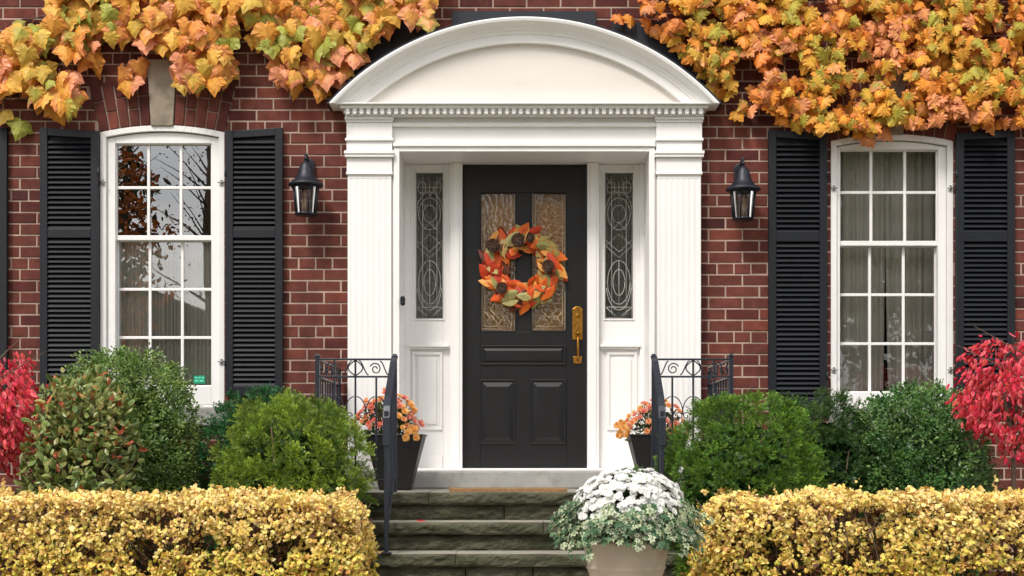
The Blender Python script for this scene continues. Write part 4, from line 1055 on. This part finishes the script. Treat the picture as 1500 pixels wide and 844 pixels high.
# ------------------------------------------------------------------ yellow hedges
def hedge(label, x0, x1, seed, n):
    yf, yb, zt = -2.72, -2.05, .738
    root = empty('yellow_hedge', ((x0+x1)/2, (yf+yb)/2, 0), label, 'hedge', 'clipped yellow hedges along the front bed')
    r = np.random.default_rng(seed)
    mb = MB()
    def face(N, side):
        u, v, dd = r.random(N), r.random(N), np.abs(r.normal(0, .06, N))
        if side == 'f': P = np.stack([x0+(x1-x0)*u, yf+dd, .02+(zt-.02)*v], 1); nr = np.tile([0, -1, .15], (N, 1))
        elif side == 't': P = np.stack([x0+(x1-x0)*u, yf+(yb-yf)*v, zt-dd*.8], 1); nr = np.tile([0, -.25, 1], (N, 1))
        elif side == 'l': P = np.stack([x0+dd, yf+(yb-yf)*u, .02+(zt-.02)*v], 1); nr = np.tile([-1, -.2, .2], (N, 1))
        elif side == 'r': P = np.stack([x1-dd, yf+(yb-yf)*u, .02+(zt-.02)*v], 1); nr = np.tile([1, -.2, .2], (N, 1))
        elif side == 'b': P = np.stack([x0+(x1-x0)*u, yb-dd, .02+(zt-.02)*v], 1); nr = np.tile([0, 1, .15], (N, 1))
        else: P = np.stack([x0+(x1-x0)*u, yf+(yb-yf)*r.random(N), .02+(zt-.06)*v], 1); nr = norm(r.normal(0, 1, (N, 3)))
        return P, nr.astype(float), (dd if side != 'i' else dd+.2)
    L_ = x1-x0
    parts = [face(int(n*L_), 'f'), face(int(n*.6*L_), 't'), face(int(n*.5), 'l'), face(int(n*.5), 'r'), face(int(n*.3*L_), 'b'), face(int(n*.25*L_), 'i')]
    P = np.concatenate([p[0] for p in parts]); nr = np.concatenate([p[1] for p in parts]); dI = np.concatenate([p[2] for p in parts])
    # lumpy outline and thin spots
    lum = nz(P, 2.6, seed)*.055+nz(P, 8, seed+3)*.045+nz(P, 17, seed+5)*.04
    P = P+norm(nr)*lum[:, None]
    # round the long ends and edges
    for xe, sg in ((x0, 1), (x1, -1)):
        q = np.clip(1-(P[:, 0]-xe)*sg/.24, 0, 1); P[:, 2] -= q**2*.10*(P[:, 2]/zt); P[:, 1] += q**2*.10; P[:, 0] += sg*.10*np.clip(P[:, 2]/zt-.45, 0, 1)*q
    dens = nz(P, 5.5, seed+7); low = 1-P[:, 2]/zt
    keep = (dens > -.46+.24*low) & (nz(P, 15, seed+5) > -.30+.14*low) & (P[:, 2] > .02)
    P, nr = P[keep], nr[keep]; N = len(P)
    d = norm(nr*.25+r.normal(0, .6, (N, 3))+np.array([0, -.15, -.35])); nn = norm(nr*.8+r.normal(0, .6, (N, 3))+np.array([0, -.15, .35]))
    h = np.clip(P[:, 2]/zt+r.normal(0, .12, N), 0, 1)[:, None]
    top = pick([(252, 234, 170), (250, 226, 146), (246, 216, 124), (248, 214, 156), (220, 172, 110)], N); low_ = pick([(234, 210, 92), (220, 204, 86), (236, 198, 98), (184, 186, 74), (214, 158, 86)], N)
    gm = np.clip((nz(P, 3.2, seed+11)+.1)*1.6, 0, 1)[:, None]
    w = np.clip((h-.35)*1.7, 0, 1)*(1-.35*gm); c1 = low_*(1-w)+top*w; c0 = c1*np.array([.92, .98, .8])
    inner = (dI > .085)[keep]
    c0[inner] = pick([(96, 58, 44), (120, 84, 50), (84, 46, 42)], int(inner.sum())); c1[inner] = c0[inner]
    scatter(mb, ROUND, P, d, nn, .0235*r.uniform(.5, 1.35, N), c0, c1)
    # few upright shoots
    for k in range(int(L_*9)):
        x = r.uniform(x0+.05, x1-.05); y = r.uniform(yf+.05, yb); hh = r.uniform(.01, .045) if k > 1 else .09
        q = 6; PP = np.stack([x+r.normal(0, .008, q), np.full(q, y), zt+np.linspace(0, hh, q)], 1)
        scatter(mb, ROUND, PP, norm(r.normal(0, 1, (q, 3))+np.array([0, 0, .4])), norm(r.normal(0, .6, (q, 3))+np.array([0, -1, .3])), .022*r.uniform(.6, 1.1, q), pick([(226, 196, 120)], q), pick([(222, 176, 100), (228, 200, 124)], q))
    mb.build('foliage', M['leaf'], root)
    b = MB(); rr = random.Random(seed)
    for i in range(int(L_*16)):
        x = rr.uniform(x0+.08, x1-.08); y = rr.uniform(yf+.12, yb-.12)
        for k in range(3):
            b.tube([(x, y, 0), (x+rr.uniform(-.06, .06), y+rr.uniform(-.08, .05), .3), (x+rr.uniform(-.14, .14), y+rr.uniform(-.2, .15), .5), (x+rr.uniform(-.2, .2), min(yb-.06, max(yf+.03, y+rr.uniform(-.3, .2))), rr.uniform(.6, .74))], [.007, .005, .0035, .002], 5)
    b.build('stem', M['bark'], root)
hedge('clipped hedge of yellow leaves filling the lower left, left of the steps', -3.6, X(535, -2.55), 51, 7600)
hedge('clipped hedge of yellow leaves filling the lower right, right of the white flowers', X(1024, -2.55), 3.75, 52, 7600)

# leaf litter on the bed
mb = MB(); N = 1500
P = np.stack([rng.uniform(-3.6, 3.8, N), rng.uniform(-3.05, -.2, N), np.full(N, .02)+rng.uniform(0, .02, N)], 1)
k = ~((np.abs(P[:, 0]) < 1.0) & (P[:, 1] > -2.2)) & ~((np.abs(P[:, 0]) < 1.45) & (P[:, 1] > -1.3)); P = P[k]; N = len(P)
scatter(mb, MAPLE, P, norm(np.stack([rng.normal(0, 1, N), rng.normal(0, 1, N), rng.normal(0, .15, N)], 1)), norm(rng.normal(0, .3, (N, 3))+np.array([0, 0, 1])), .07*rng.uniform(.6, 1.2, N), pick([(120, 50, 44), (150, 84, 50), (110, 60, 44), (170, 120, 60)], N), pick([(130, 54, 50), (160, 90, 56), (96, 50, 40)], N))
tag(mb.build('leaf_litter', M['leaf']), 'dry red and brown leaves littering the soil under the hedges and shrubs', 'leaf litter', kind='stuff')
# small red leaf on a step
mb = MB(); x, _, z = W(611, 764, LY-.2)
scatter(mb, MAPLE, np.array([[x, LY-.15, .548]]), np.array([[1., -.3, .1]]), np.array([[0, -.4, 1.]]), [.055], np.array([S(190, 40, 40)]), np.array([S(200, 50, 44)]))
tag(mb.build('fallen_leaf', M['leaf'], None, (x, LY-.15, .541)), 'single small red leaf lying on the second step left of centre', 'leaf')

for i, (fx, fy, fz, cc, lb) in enumerate(((.93, LY-TR*2-.2, .185, (150, 60, 48), 'dull red leaf lying at the right end of the lower steps'), (-.90, LY-TR-.2, .366, (196, 150, 80), 'pale tan leaf lying by the foot of the left handrail'), (-.55, LY-TR*2-.2, .186, (170, 110, 60), 'brown leaf lying on the lowest visible step left of centre'))):
    mb = MB(); scatter(mb, MAPLE, np.array([[fx, fy, fz+.004]]), np.array([[1., -.4+.6*i, .08]]), np.array([[0, -.35, 1.]]), [.05], np.array([S(*cc)]), np.array([S(*cc)])*.85)
    tag(mb.build('fallen_leaf', M['leaf'], None, (fx, fy, fz)), lb, 'leaf')
# ------------------------------------------------------------------ flowers
def flower_mesh(name, rad, cols, ctr, layers, seed):
    mb = MB(); r = np.random.default_rng(seed)
    for (n, sc_, tilt) in layers:
        a = np.arange(n)*2*PI/n+r.uniform(0, 1); d = np.stack([np.cos(a)*math.cos(tilt), np.sin(a)*math.cos(tilt), np.full(n, math.sin(tilt))], 1)
        d += r.normal(0, .08, d.shape)
        nr = np.stack([-np.cos(a)*math.sin(tilt), -np.sin(a)*math.sin(tilt), np.full(n, math.cos(tilt))], 1)
        pos = np.tile([0, 0, .0], (n, 1))+d*rad*.06
        col = np.array([S(*cols[r.integers(len(cols))]) for _ in range(n)])
        scatter(mb, PETAL, pos, d, nr, rad*sc_*r.uniform(.85, 1.1, n), col*.92, col)
    mb.lathe([(.0, rad*.28), (rad*.12, rad*.24), (rad*.16, rad*.12)], 0, 0, 8, S(*ctr))
    me_o = mb.build(name, M['petal']); me = me_o.data; bpy.data.objects.remove(me_o)
    return me
LAYW = [(16, 1.0, .0), (14, .85, .14), (10, .62, .3), (6, .4, .6)]
LAY = [(13, 1.0, .12), (12, .85, .5), (10, .62, .9), (6, .42, 1.25)]
def place_flower(name, me, root, p, n, s):
    o = bpy.data.objects.new(name, me); C.objects.link(o); o.parent = root
    o.location = Vector(p)-root.location; o.rotation_mode = 'QUATERNION'; o.rotation_quaternion = Vector(n).normalized().to_track_quat('Z', 'Y'); o.scale = (s, s, s)
    return o
# beige pot
PYc = -2.95; kx = X(917, PYc)
pot = MB(); Rr = .245
pot.lathe([(.001, .0), (.155, .0), (.165, .012), (.172, .16), (.19, .30), (.207, .352), (.214, .36), (.214, .366), (.207, .372), (.208, .376), (.2245, .455), (.232, .485), (.240, .492), (.240, .508), (.230, .512), (.218, .505), (.21, .46), (.001, .46)], kx, PYc, 56)
tag(pot.build('flower_pot', M['beige'], None, (kx, PYc, .012)), 'beige round flower pot in front of the steps holding the white chrysanthemums', 'flower pot')
bpy.data.objects['flower_pot'].location.z = .013
# white chrysanthemum dome
wc = (X(921, PYc), PYc, .60)
root = empty('chrysanthemum_plant', (wc[0], wc[1], .50), 'dome of white chrysanthemum blooms above ivy in the beige pot', 'flowering plant')
P, nr, s = dome_pts(3600, (wc[0], wc[1], .6), (.265, .26, .29), .08, 61, .5, (.4, .96)); N = len(P)
mb = MB(); scatter(mb, ROUND, P, norm(nr+rng.normal(0, .5, (N, 3))), norm(rng.normal(0, .5, (N, 3))+np.array([0, -.3, .8])), .034*rng.uniform(.6, 1.2, N), pick([(52, 74, 36), (66, 90, 44)], N), pick([(66, 92, 48), (84, 108, 58)], N))
mb.build('foliage', M['leaf'], root)
st = MB()
for i in range(24):
    a = i*2.4; st.tube([(wc[0]+.05*math.cos(a), wc[1]+.05*math.sin(a), .46), (wc[0]+.17*math.cos(a), wc[1]+.17*math.sin(a), .70)], .003, 5, S(70, 90, 44))
st.build('stem', M['leaf'], root)
wm = [flower_mesh('bloom', .0215, [(253, 253, 251), (251, 251, 249), (254, 254, 252)], (236, 234, 200), LAYW, 70+i) for i in range(4)]
cand = []
ga = PI*(3-math.sqrt(5)); nf = 1250
for i in range(nf):
    zz = 1-(i+.5)/nf*1.12; rr = math.sqrt(max(0, 1-zz*zz)); a = i*ga
    u = np.array([rr*math.cos(a), rr*math.sin(a), zz])+rng.normal(0, .04, 3); u = u/np.sum(np.abs(u)**2.5)**(1/2.5)*.95
    k = 1+.09*noise.noise((u[0]*3, u[1]*3, u[2]*3+5))+.05*noise.noise((u[0]*9, u[1]*9, u[2]*9))+random.uniform(-.06, .04)
    p = np.array([wc[0], wc[1], .60])+u*np.array([.298, .285, .29])*k
    if zz < .35 and random.random() < .25+(.35-zz)*1.5: continue
    if noise.noise((p[0]*11, p[1]*11, p[2]*11)) < -.40: continue
    cand.append((-u[1]+.5*u[2], p, u))
cand.sort(key=lambda t: -t[0])
for k, (q, p, u) in enumerate(cand[:100]):
    place_flower('bloom', random.choice(wm), root, p, u+np.array([0, -.15, .2])+rng.normal(0, .18, 3), random.uniform(.68, 1.1))
rest = MB()
for q, p, u in cand[100:]:
    me = random.choice(wm); n = Vector(u+rng.normal(0, .12, 3)+np.array([0, 0, .25])).normalized().to_track_quat('Z', 'Y'); s_ = random.uniform(.82, 1.1)
    vs = [tuple(Vector(p)+n@(v.co*s_)) for v in me.vertices]; cl = [tuple(c.color[:3]) for c in me.color_attributes['col'].data]
    rest.add(vs, [tuple(f.vertices) for f in me.polygons], cl)
tag(rest.build('bloom', M['petal'], root), kind='stuff')
# variegated ivy
root = empty('trailing_ivy', (wc[0], wc[1], .49), 'variegated grey-green and cream ivy trailing over the beige pot rim', 'ivy')
mb = MB(); sb = MB(); r = random.Random(5)
pos = []; dd = []; nn = []
for i in range(115):
    a = i*2*PI/115+r.uniform(-.08, .08); L_ = r.uniform(.16, .27)*(1.12 if abs(math.cos(a)) > .7 else .9); zs_ = .55+r.uniform(-.02, .12)
    drop = r.uniform(.02, .11)*(1 if r.random() < .88 else 1.7)
    pts = []
    for k in range(9):
        t = k/8; rad = .17+L_*t*(1-.18*t)
        pts.append((wc[0]+rad*math.cos(a+.25*t*math.sin(i)), wc[1]+rad*math.sin(a+.25*t*math.sin(i)), zs_+.07*math.sin(PI*t*.7)-drop*t*t*(1.25)))
    sb.tube(pts, .0022, 4, S(120, 112, 70))
    for k in range(9):
        for q in range(5):
            p = np.array(pts[k])+np.array([r.uniform(-.03, .03), r.uniform(-.03, .03), r.uniform(-.015, .02)]); pos.append(p)
            o_ = np.array([math.cos(a), math.sin(a), -.5-.6*(k/8)]); dd.append(o_+np.array([r.uniform(-.9, .9), r.uniform(-.9, .9), r.uniform(-.4, .3)])); nn.append(np.array([math.cos(a)*.8+r.uniform(-.4, .4), math.sin(a)*.8-.3+r.uniform(-.4, .4), .8]))
pos, dd, nn = np.array(pos), np.array(dd), np.array(nn); N = len(pos)
scatter(mb, IVYL, pos, norm(dd), norm(nn), .038*rng.uniform(.5, 1.15, N), pick([(50, 82, 54), (66, 98, 68), (42, 70, 44)], N), pick([(190, 200, 160), (120, 148, 110), (72, 104, 70), (206, 210, 176)], N, .12, [.26, .20, .38, .16]))
mb.build('foliage', M['leaf'], root); sb.build('stem', M['leaf'], root)

# black planters with orange chrysanthemums
def planter(cx, label, plabel, seed, box, thin):
    Y = -.62; zt, zb = 1.10, .722
    root = empty('square_planter', (cx, Y, zb-.001), label, 'planter', 'black square planters beside the door')
    m = MB(); rings = [(.105, zb), (.197, zt-.005), (.205, zt-.004), (.205, zt+.004), (.185, zt+.004), (.18, zt-.05)]
    vs = []; fs = []
    for rr, z in rings: vs += [(cx-rr, Y-rr, z), (cx+rr, Y-rr, z), (cx+rr, Y+rr, z), (cx-rr, Y+rr, z)]
    for i in range(len(rings)-1):
        for k in range(4): fs.append((i*4+k, i*4+(k+1) % 4, i*4+4+(k+1) % 4, i*4+4+k))
    fs.append((3, 2, 1, 0)); m.add(vs, fs); m.build('pot', M['planter'], root, bevel=.004)
    m = MB(); m.box(cx-.18, cx+.18, Y-.18, Y+.18, zt-.07, zt-.045); m.build('soil', M['soil'], root)
    root = empty('chrysanthemum_plant', (cx, Y, zt-.05), plabel, 'flowering plant')
    px0, px1, pt = box; x0, x1, z1 = X(px0, Y), X(px1, Y), Z(pt, Y); c = ((x0+x1)/2, Y, zt-.02); rad = ((x1-x0)/2, .2, z1-zt+.02)
    P, nr, s = dome_pts(1500 if not thin else 800, c, (rad[0]*.85, rad[1]*.85, rad[2]*.85), .1, seed, zt-.04, (.2, 1)); N = len(P)
    mb = MB(); scatter(mb, ROUND, P, norm(nr+rng.normal(0, .5, (N, 3))), norm(rng.normal(0, .5, (N, 3))+np.array([0, -.3, .8])), .026*rng.uniform(.6, 1.2, N), pick([(52, 74, 36), (66, 84, 40)], N), pick([(66, 90, 44), (90, 104, 50)], N))
    mb.build('foliage', M['leaf'], root)
    st = MB(); r = random.Random(seed)
    for i in range(34):
        a = r.uniform(0, 2*PI); e = r.uniform(.2, .95); st.tube([(c[0]+.04*math.cos(a), Y+.04*math.sin(a), zt-.05), (c[0]+rad[0]*e*.6*math.cos(a), Y+rad[1]*e*.6*math.sin(a), zt+.08), (c[0]+rad[0]*e*math.cos(a), Y+rad[1]*e*math.sin(a), zt+rad[2]*math.sqrt(1-e*e)*.9)], .0028, 5, S(86, 74, 44))
    st.build('stem', M['leaf'], root)
    pal = [[(246, 176, 124), (248, 196, 144)], [(240, 140, 116), (246, 170, 146)], [(248, 196, 112), (250, 212, 144)], [(244, 184, 160), (238, 150, 134)]]
    mm = [flower_mesh('bloom', .027, pal[i], (190, 120, 50), LAY[:3], 80+i) for i in range(4)]
    nf = 62 if not thin else 46; k = 0
    for i in range(nf*3):
        zz = 1-(i+.5)/(nf*3)*.95; rr = math.sqrt(max(0, 1-zz*zz)); a = i*ga
        u = np.array([rr*math.cos(a), rr*math.sin(a), zz])
        if noise.noise((u[0]*2.6+seed, u[1]*2.6, u[2]*2.6)) < -.05: continue
        p = np.array(c)+u*np.array(rad)*random.uniform(.86, 1.04)
        if k >= 95: break
        left = u[0] < 0
        me = random.choice([mm[1], mm[3], mm[0]] if left and seed < 92 else [mm[2], mm[0], mm[3]])
        place_flower('bloom', me, root, p, u+np.array([0, -.5, .3])+rng.normal(0, .15, 3), random.uniform(.7, 1.15)); k += 1
    # a spray hanging over the rim
    hx, hz = (X(601, Y-.2), Z(630, Y-.2)) if not thin else (X(908, Y-.2), Z(626, Y-.2))
    for i in range(9):
        place_flower('bloom', mm[2], root, (hx+random.uniform(-.045, .045), Y-.2+random.uniform(-.03, .03), hz+random.uniform(-.06, .05)), (random.uniform(-.5, .5), -1, random.uniform(-.2, .5)), random.uniform(.7, 1.05))
planter(X(580, -.62), 'black tapered square planter behind the left railing on the landing', 'pink and orange chrysanthemums in the planter behind the left railing', 91, (516, 622, 574), False)
planter(X(962, -.62), 'black tapered square planter behind the right railing, half hidden by white flowers', 'sparse peach chrysanthemums in the planter behind the right railing', 95, (910, 1012, 588), True)

# ------------------------------------------------------------------ autumn wreath
wy = DY-.055; wx, wz = X(765, wy), Z(392, wy)
root = empty('autumn_wreath', (wx, DY-.01, wz), 'round wreath of orange, rust and olive leaves with pine cones on the black door', 'wreath')
b = MB(); r = random.Random(4)
for k in range(7):
    ph = r.uniform(0, 6.28); b.tube([(wx+(.215+.022*math.cos(3*t+ph))*math.cos(t), wy+.02+.016*math.sin(4*t+ph), wz+(.215+.022*math.cos(3*t+ph))*math.sin(t)) for t in [2*PI*i/48 for i in range(49)]], .006, 5)
b.build('twig_ring', M['bark'], root)
WL = templ([(0, 0), (.14, -.14), (.28, -.36), (.29, -.60), (.15, -.86), (0, -1.06)], (0, -.5), .6, .45)
WC = [((206, 74, 20), (230, 122, 44)), ((208, 88, 26), (222, 84, 30)), ((176, 48, 22), (204, 66, 30)), ((222, 136, 50), (232, 170, 88)), ((150, 144, 84), (186, 176, 112)), ((120, 116, 62), (158, 150, 90)), ((84, 42, 26), (110, 54, 32)), ((190, 160, 84), (170, 150, 90))]
wm_ = []
for c0, c1 in WC:
    mb = MB(); scatter(mb, WL, np.zeros((1, 3)), np.array([[0, 0, 1.]]), np.array([[0, -1., 0]]), [.14], np.array([S(*c0)]), np.array([S(*c1)]), 0, True)
    o = mb.build('wreath_leaf', M['leaf']); wm_.append(o.data); bpy.data.objects.remove(o)
NL = 132
for i in range(NL):
    a = 2*PI*i/NL*1.0+r.uniform(-.06, .06); ring = i % 3
    rad = (.158, .212, .258)[ring]+r.uniform(-.012, .012)
    if -.3 < math.sin(a)*0: pass
    tilt = r.uniform(-.5, 1.5)+(.35 if ring == 2 else (-.35 if ring == 0 else 0))       # towards outside
    t_ = a-PI/2 if (i % 5) else a+PI/2
    dx, dz = math.cos(t_)+math.cos(a)*tilt, math.sin(t_)+math.sin(a)*tilt
    mi = r.choices(range(8), [20, 18, 14, 13, 15, 8, 10, 8])[0]
    if ring == 0 and mi in (4, 5): mi = 2
    o = bpy.data.objects.new('wreath_leaf', wm_[mi]); C.objects.link(o); o.parent = root
    zax = Vector((dx, r.uniform(-.6, .1), dz)).normalized(); yax = Vector((r.uniform(-.5, .5), 1, r.uniform(-.5, .4))); yax = (yax-zax*yax.dot(zax)).normalized(); xax = yax.cross(zax)
    from mathutils import Matrix
    mt = Matrix((xax, yax, zax)).transposed()
    s_ = r.uniform(.7, 1.05)+(.1 if ring == 2 else 0); o.rotation_mode = 'QUATERNION'; o.rotation_quaternion = mt.to_quaternion(); o.scale = (s_,)*3
    p = Vector((wx+rad*math.cos(a), wy-.012-.03*r.random()-(.02 if ring == 1 else 0), wz+rad*math.sin(a)))-zax*.06
    o.location = p-root.location
def cone(px, py, s, seed):
    x, _, z = W(px, py, wy-.05); b = MB(); q = np.random.default_rng(seed)
    n = 60; k = np.arange(n); t = (k+.5)/n; a = k*2.4
    rr = .034*s*np.sin(PI*np.clip(t*.9+.08, 0, 1)); zz = -(.06*s*(t-.3))
    P = np.stack([x+rr*np.cos(a), wy-.05+zz, z+rr*np.sin(a)], 1); d = np.stack([np.cos(a), np.full(n, -.5), np.sin(a)], 1)
    scatter(b, BOX, P-norm(d)*.008, norm(d), np.tile([0, -1., .3], (n, 1))+0*d, np.full(n, .022*s), pick([(70, 46, 34), (54, 36, 28)], n), pick([(96, 66, 46), (70, 48, 36)], n))
    b.lathe([(.001, 0)], 0, 0, 3) if False else None
    b.tube([(x, wy-.03, z), (x, wy-.06, z), (x, wy-.085, z)], [.022*s, .024*s, .005], 8, S(44, 30, 24))
    b.build('pine_cone', M['cone'] if False else M['gloss'], root)
for q, (u, v, s_) in enumerate(((722, 360, 1.2), (759, 352, 1.2), (803, 390, 1.1), (776, 348, .9), (735, 422, 1.0))): cone(u, v, s_, q)
# curled straw ribbons
for pts in ([(741, 352), (737, 364), (739, 376), (741, 388)], [(776, 334), (770, 346), (768, 356), (773, 350)]):
    b = MB(); P = [W(u, v, wy-.09) for u, v in pts]; b.tube(P, [.003, .005, .005, .002], 4, S(206, 160, 90)); b.build('straw_ribbon', M['gloss'], root)

# ------------------------------------------------------------------ street trees behind the viewer (seen mirrored in the panes)
def tree(label, x, y, h, crown, pal, seed, n, dens=-.1, size=.16):
    root = empty('street_tree', (x, y, 0), label, 'tree')
    r = random.Random(seed); b = MB()
    b.tube([(x, y, 0), (x+.1, y, h*.3), (x-.05, y+.1, h*.6), (x, y, h*.92)], [.28, .22, .14, .04], 9)
    for i in range(34):
        z0 = h*r.uniform(.22, .8); a = r.uniform(0, 2*PI); L_ = crown*r.uniform(.6, 1.0)
        b.tube([(x, y, z0), (x+L_*.5*math.cos(a), y+L_*.5*math.sin(a), z0+.6), (x+L_*math.cos(a), y+L_*math.sin(a), z0+1.1)], [.03, .016, .005], 6)
    b.build('trunk', M['bark'], root)
    P, nr, s = dome_pts(n, (x, y, h*.6), (crown, crown, h*.42), .25, seed, 1.2, (.2, 1), 6)
    k = nz(P, .9, seed) > dens; P = P[k]; N = len(P)
    mb = MB(); scatter(mb, OVAL, P, norm(rng.normal(0, 1, (N, 3))), norm(rng.normal(0, 1, (N, 3))), size*rng.uniform(.7, 1.3, N), pick(pal, N), pick(pal, N))
    mb.build('crown', M['leaf'], root)
tree('bare-limbed orange autumn tree across the lawn mirrored in the left window', -9.1, -21, 8.2, 1.45, [(186, 100, 40), (200, 120, 50), (120, 70, 40)], 71, 3800, .0, .17)
tree('dark green tree mirrored at the left of the left window', -10.9, -24, 11, 2.2, [(40, 58, 34), (54, 70, 38), (96, 66, 40)], 72, 9000, -.1, .24)
tree('sparse tree whose branches are mirrored in the upper left window panes', -8.4, -29, 10.5, 2.1, [(60, 60, 44), (80, 70, 50)], 74, 1800, .1, .1)
tree('broad brown-gold tree mirrored in the door glass', .5, -26, 13, 5.2, [(150, 104, 56), (120, 84, 50), (170, 120, 64)], 75, 16000, -.2, .26)
tree('tall dark evergreen mirrored in the right window', 7.6, -22, 14, 4.4, [(36, 52, 32), (46, 62, 38)], 76, 16000, -.4, .28)
tree('second dark evergreen mirrored in the right window', 12.5, -26, 14, 4.8, [(36, 52, 32), (46, 62, 38)], 77, 14000, -.4, .28)

nb = empty('neighbour_house', (-11.5, -36, 0), 'low dark house across the road mirrored in the left window', 'house')
b = MB(); b.box(-17, -6.5, -44, -36, 0, 3.4); b.build('wall', mat('neighbour_brick', S(92, 70, 60), .9, var=.2, vscale=4), nb)
b = MB(); b.prism([(-17.6, 3.4), (-5.9, 3.4), (-11.75, 6.2)][::1], -44.4, -35.6); b.build('roof', M['roof'], nb)
for x in (-15, -9.5):
    b = MB(); b.box(x, x+1.2, -35.99, -35.9, 1.1, 2.6); b.build('window', M['winwhite'], nb)
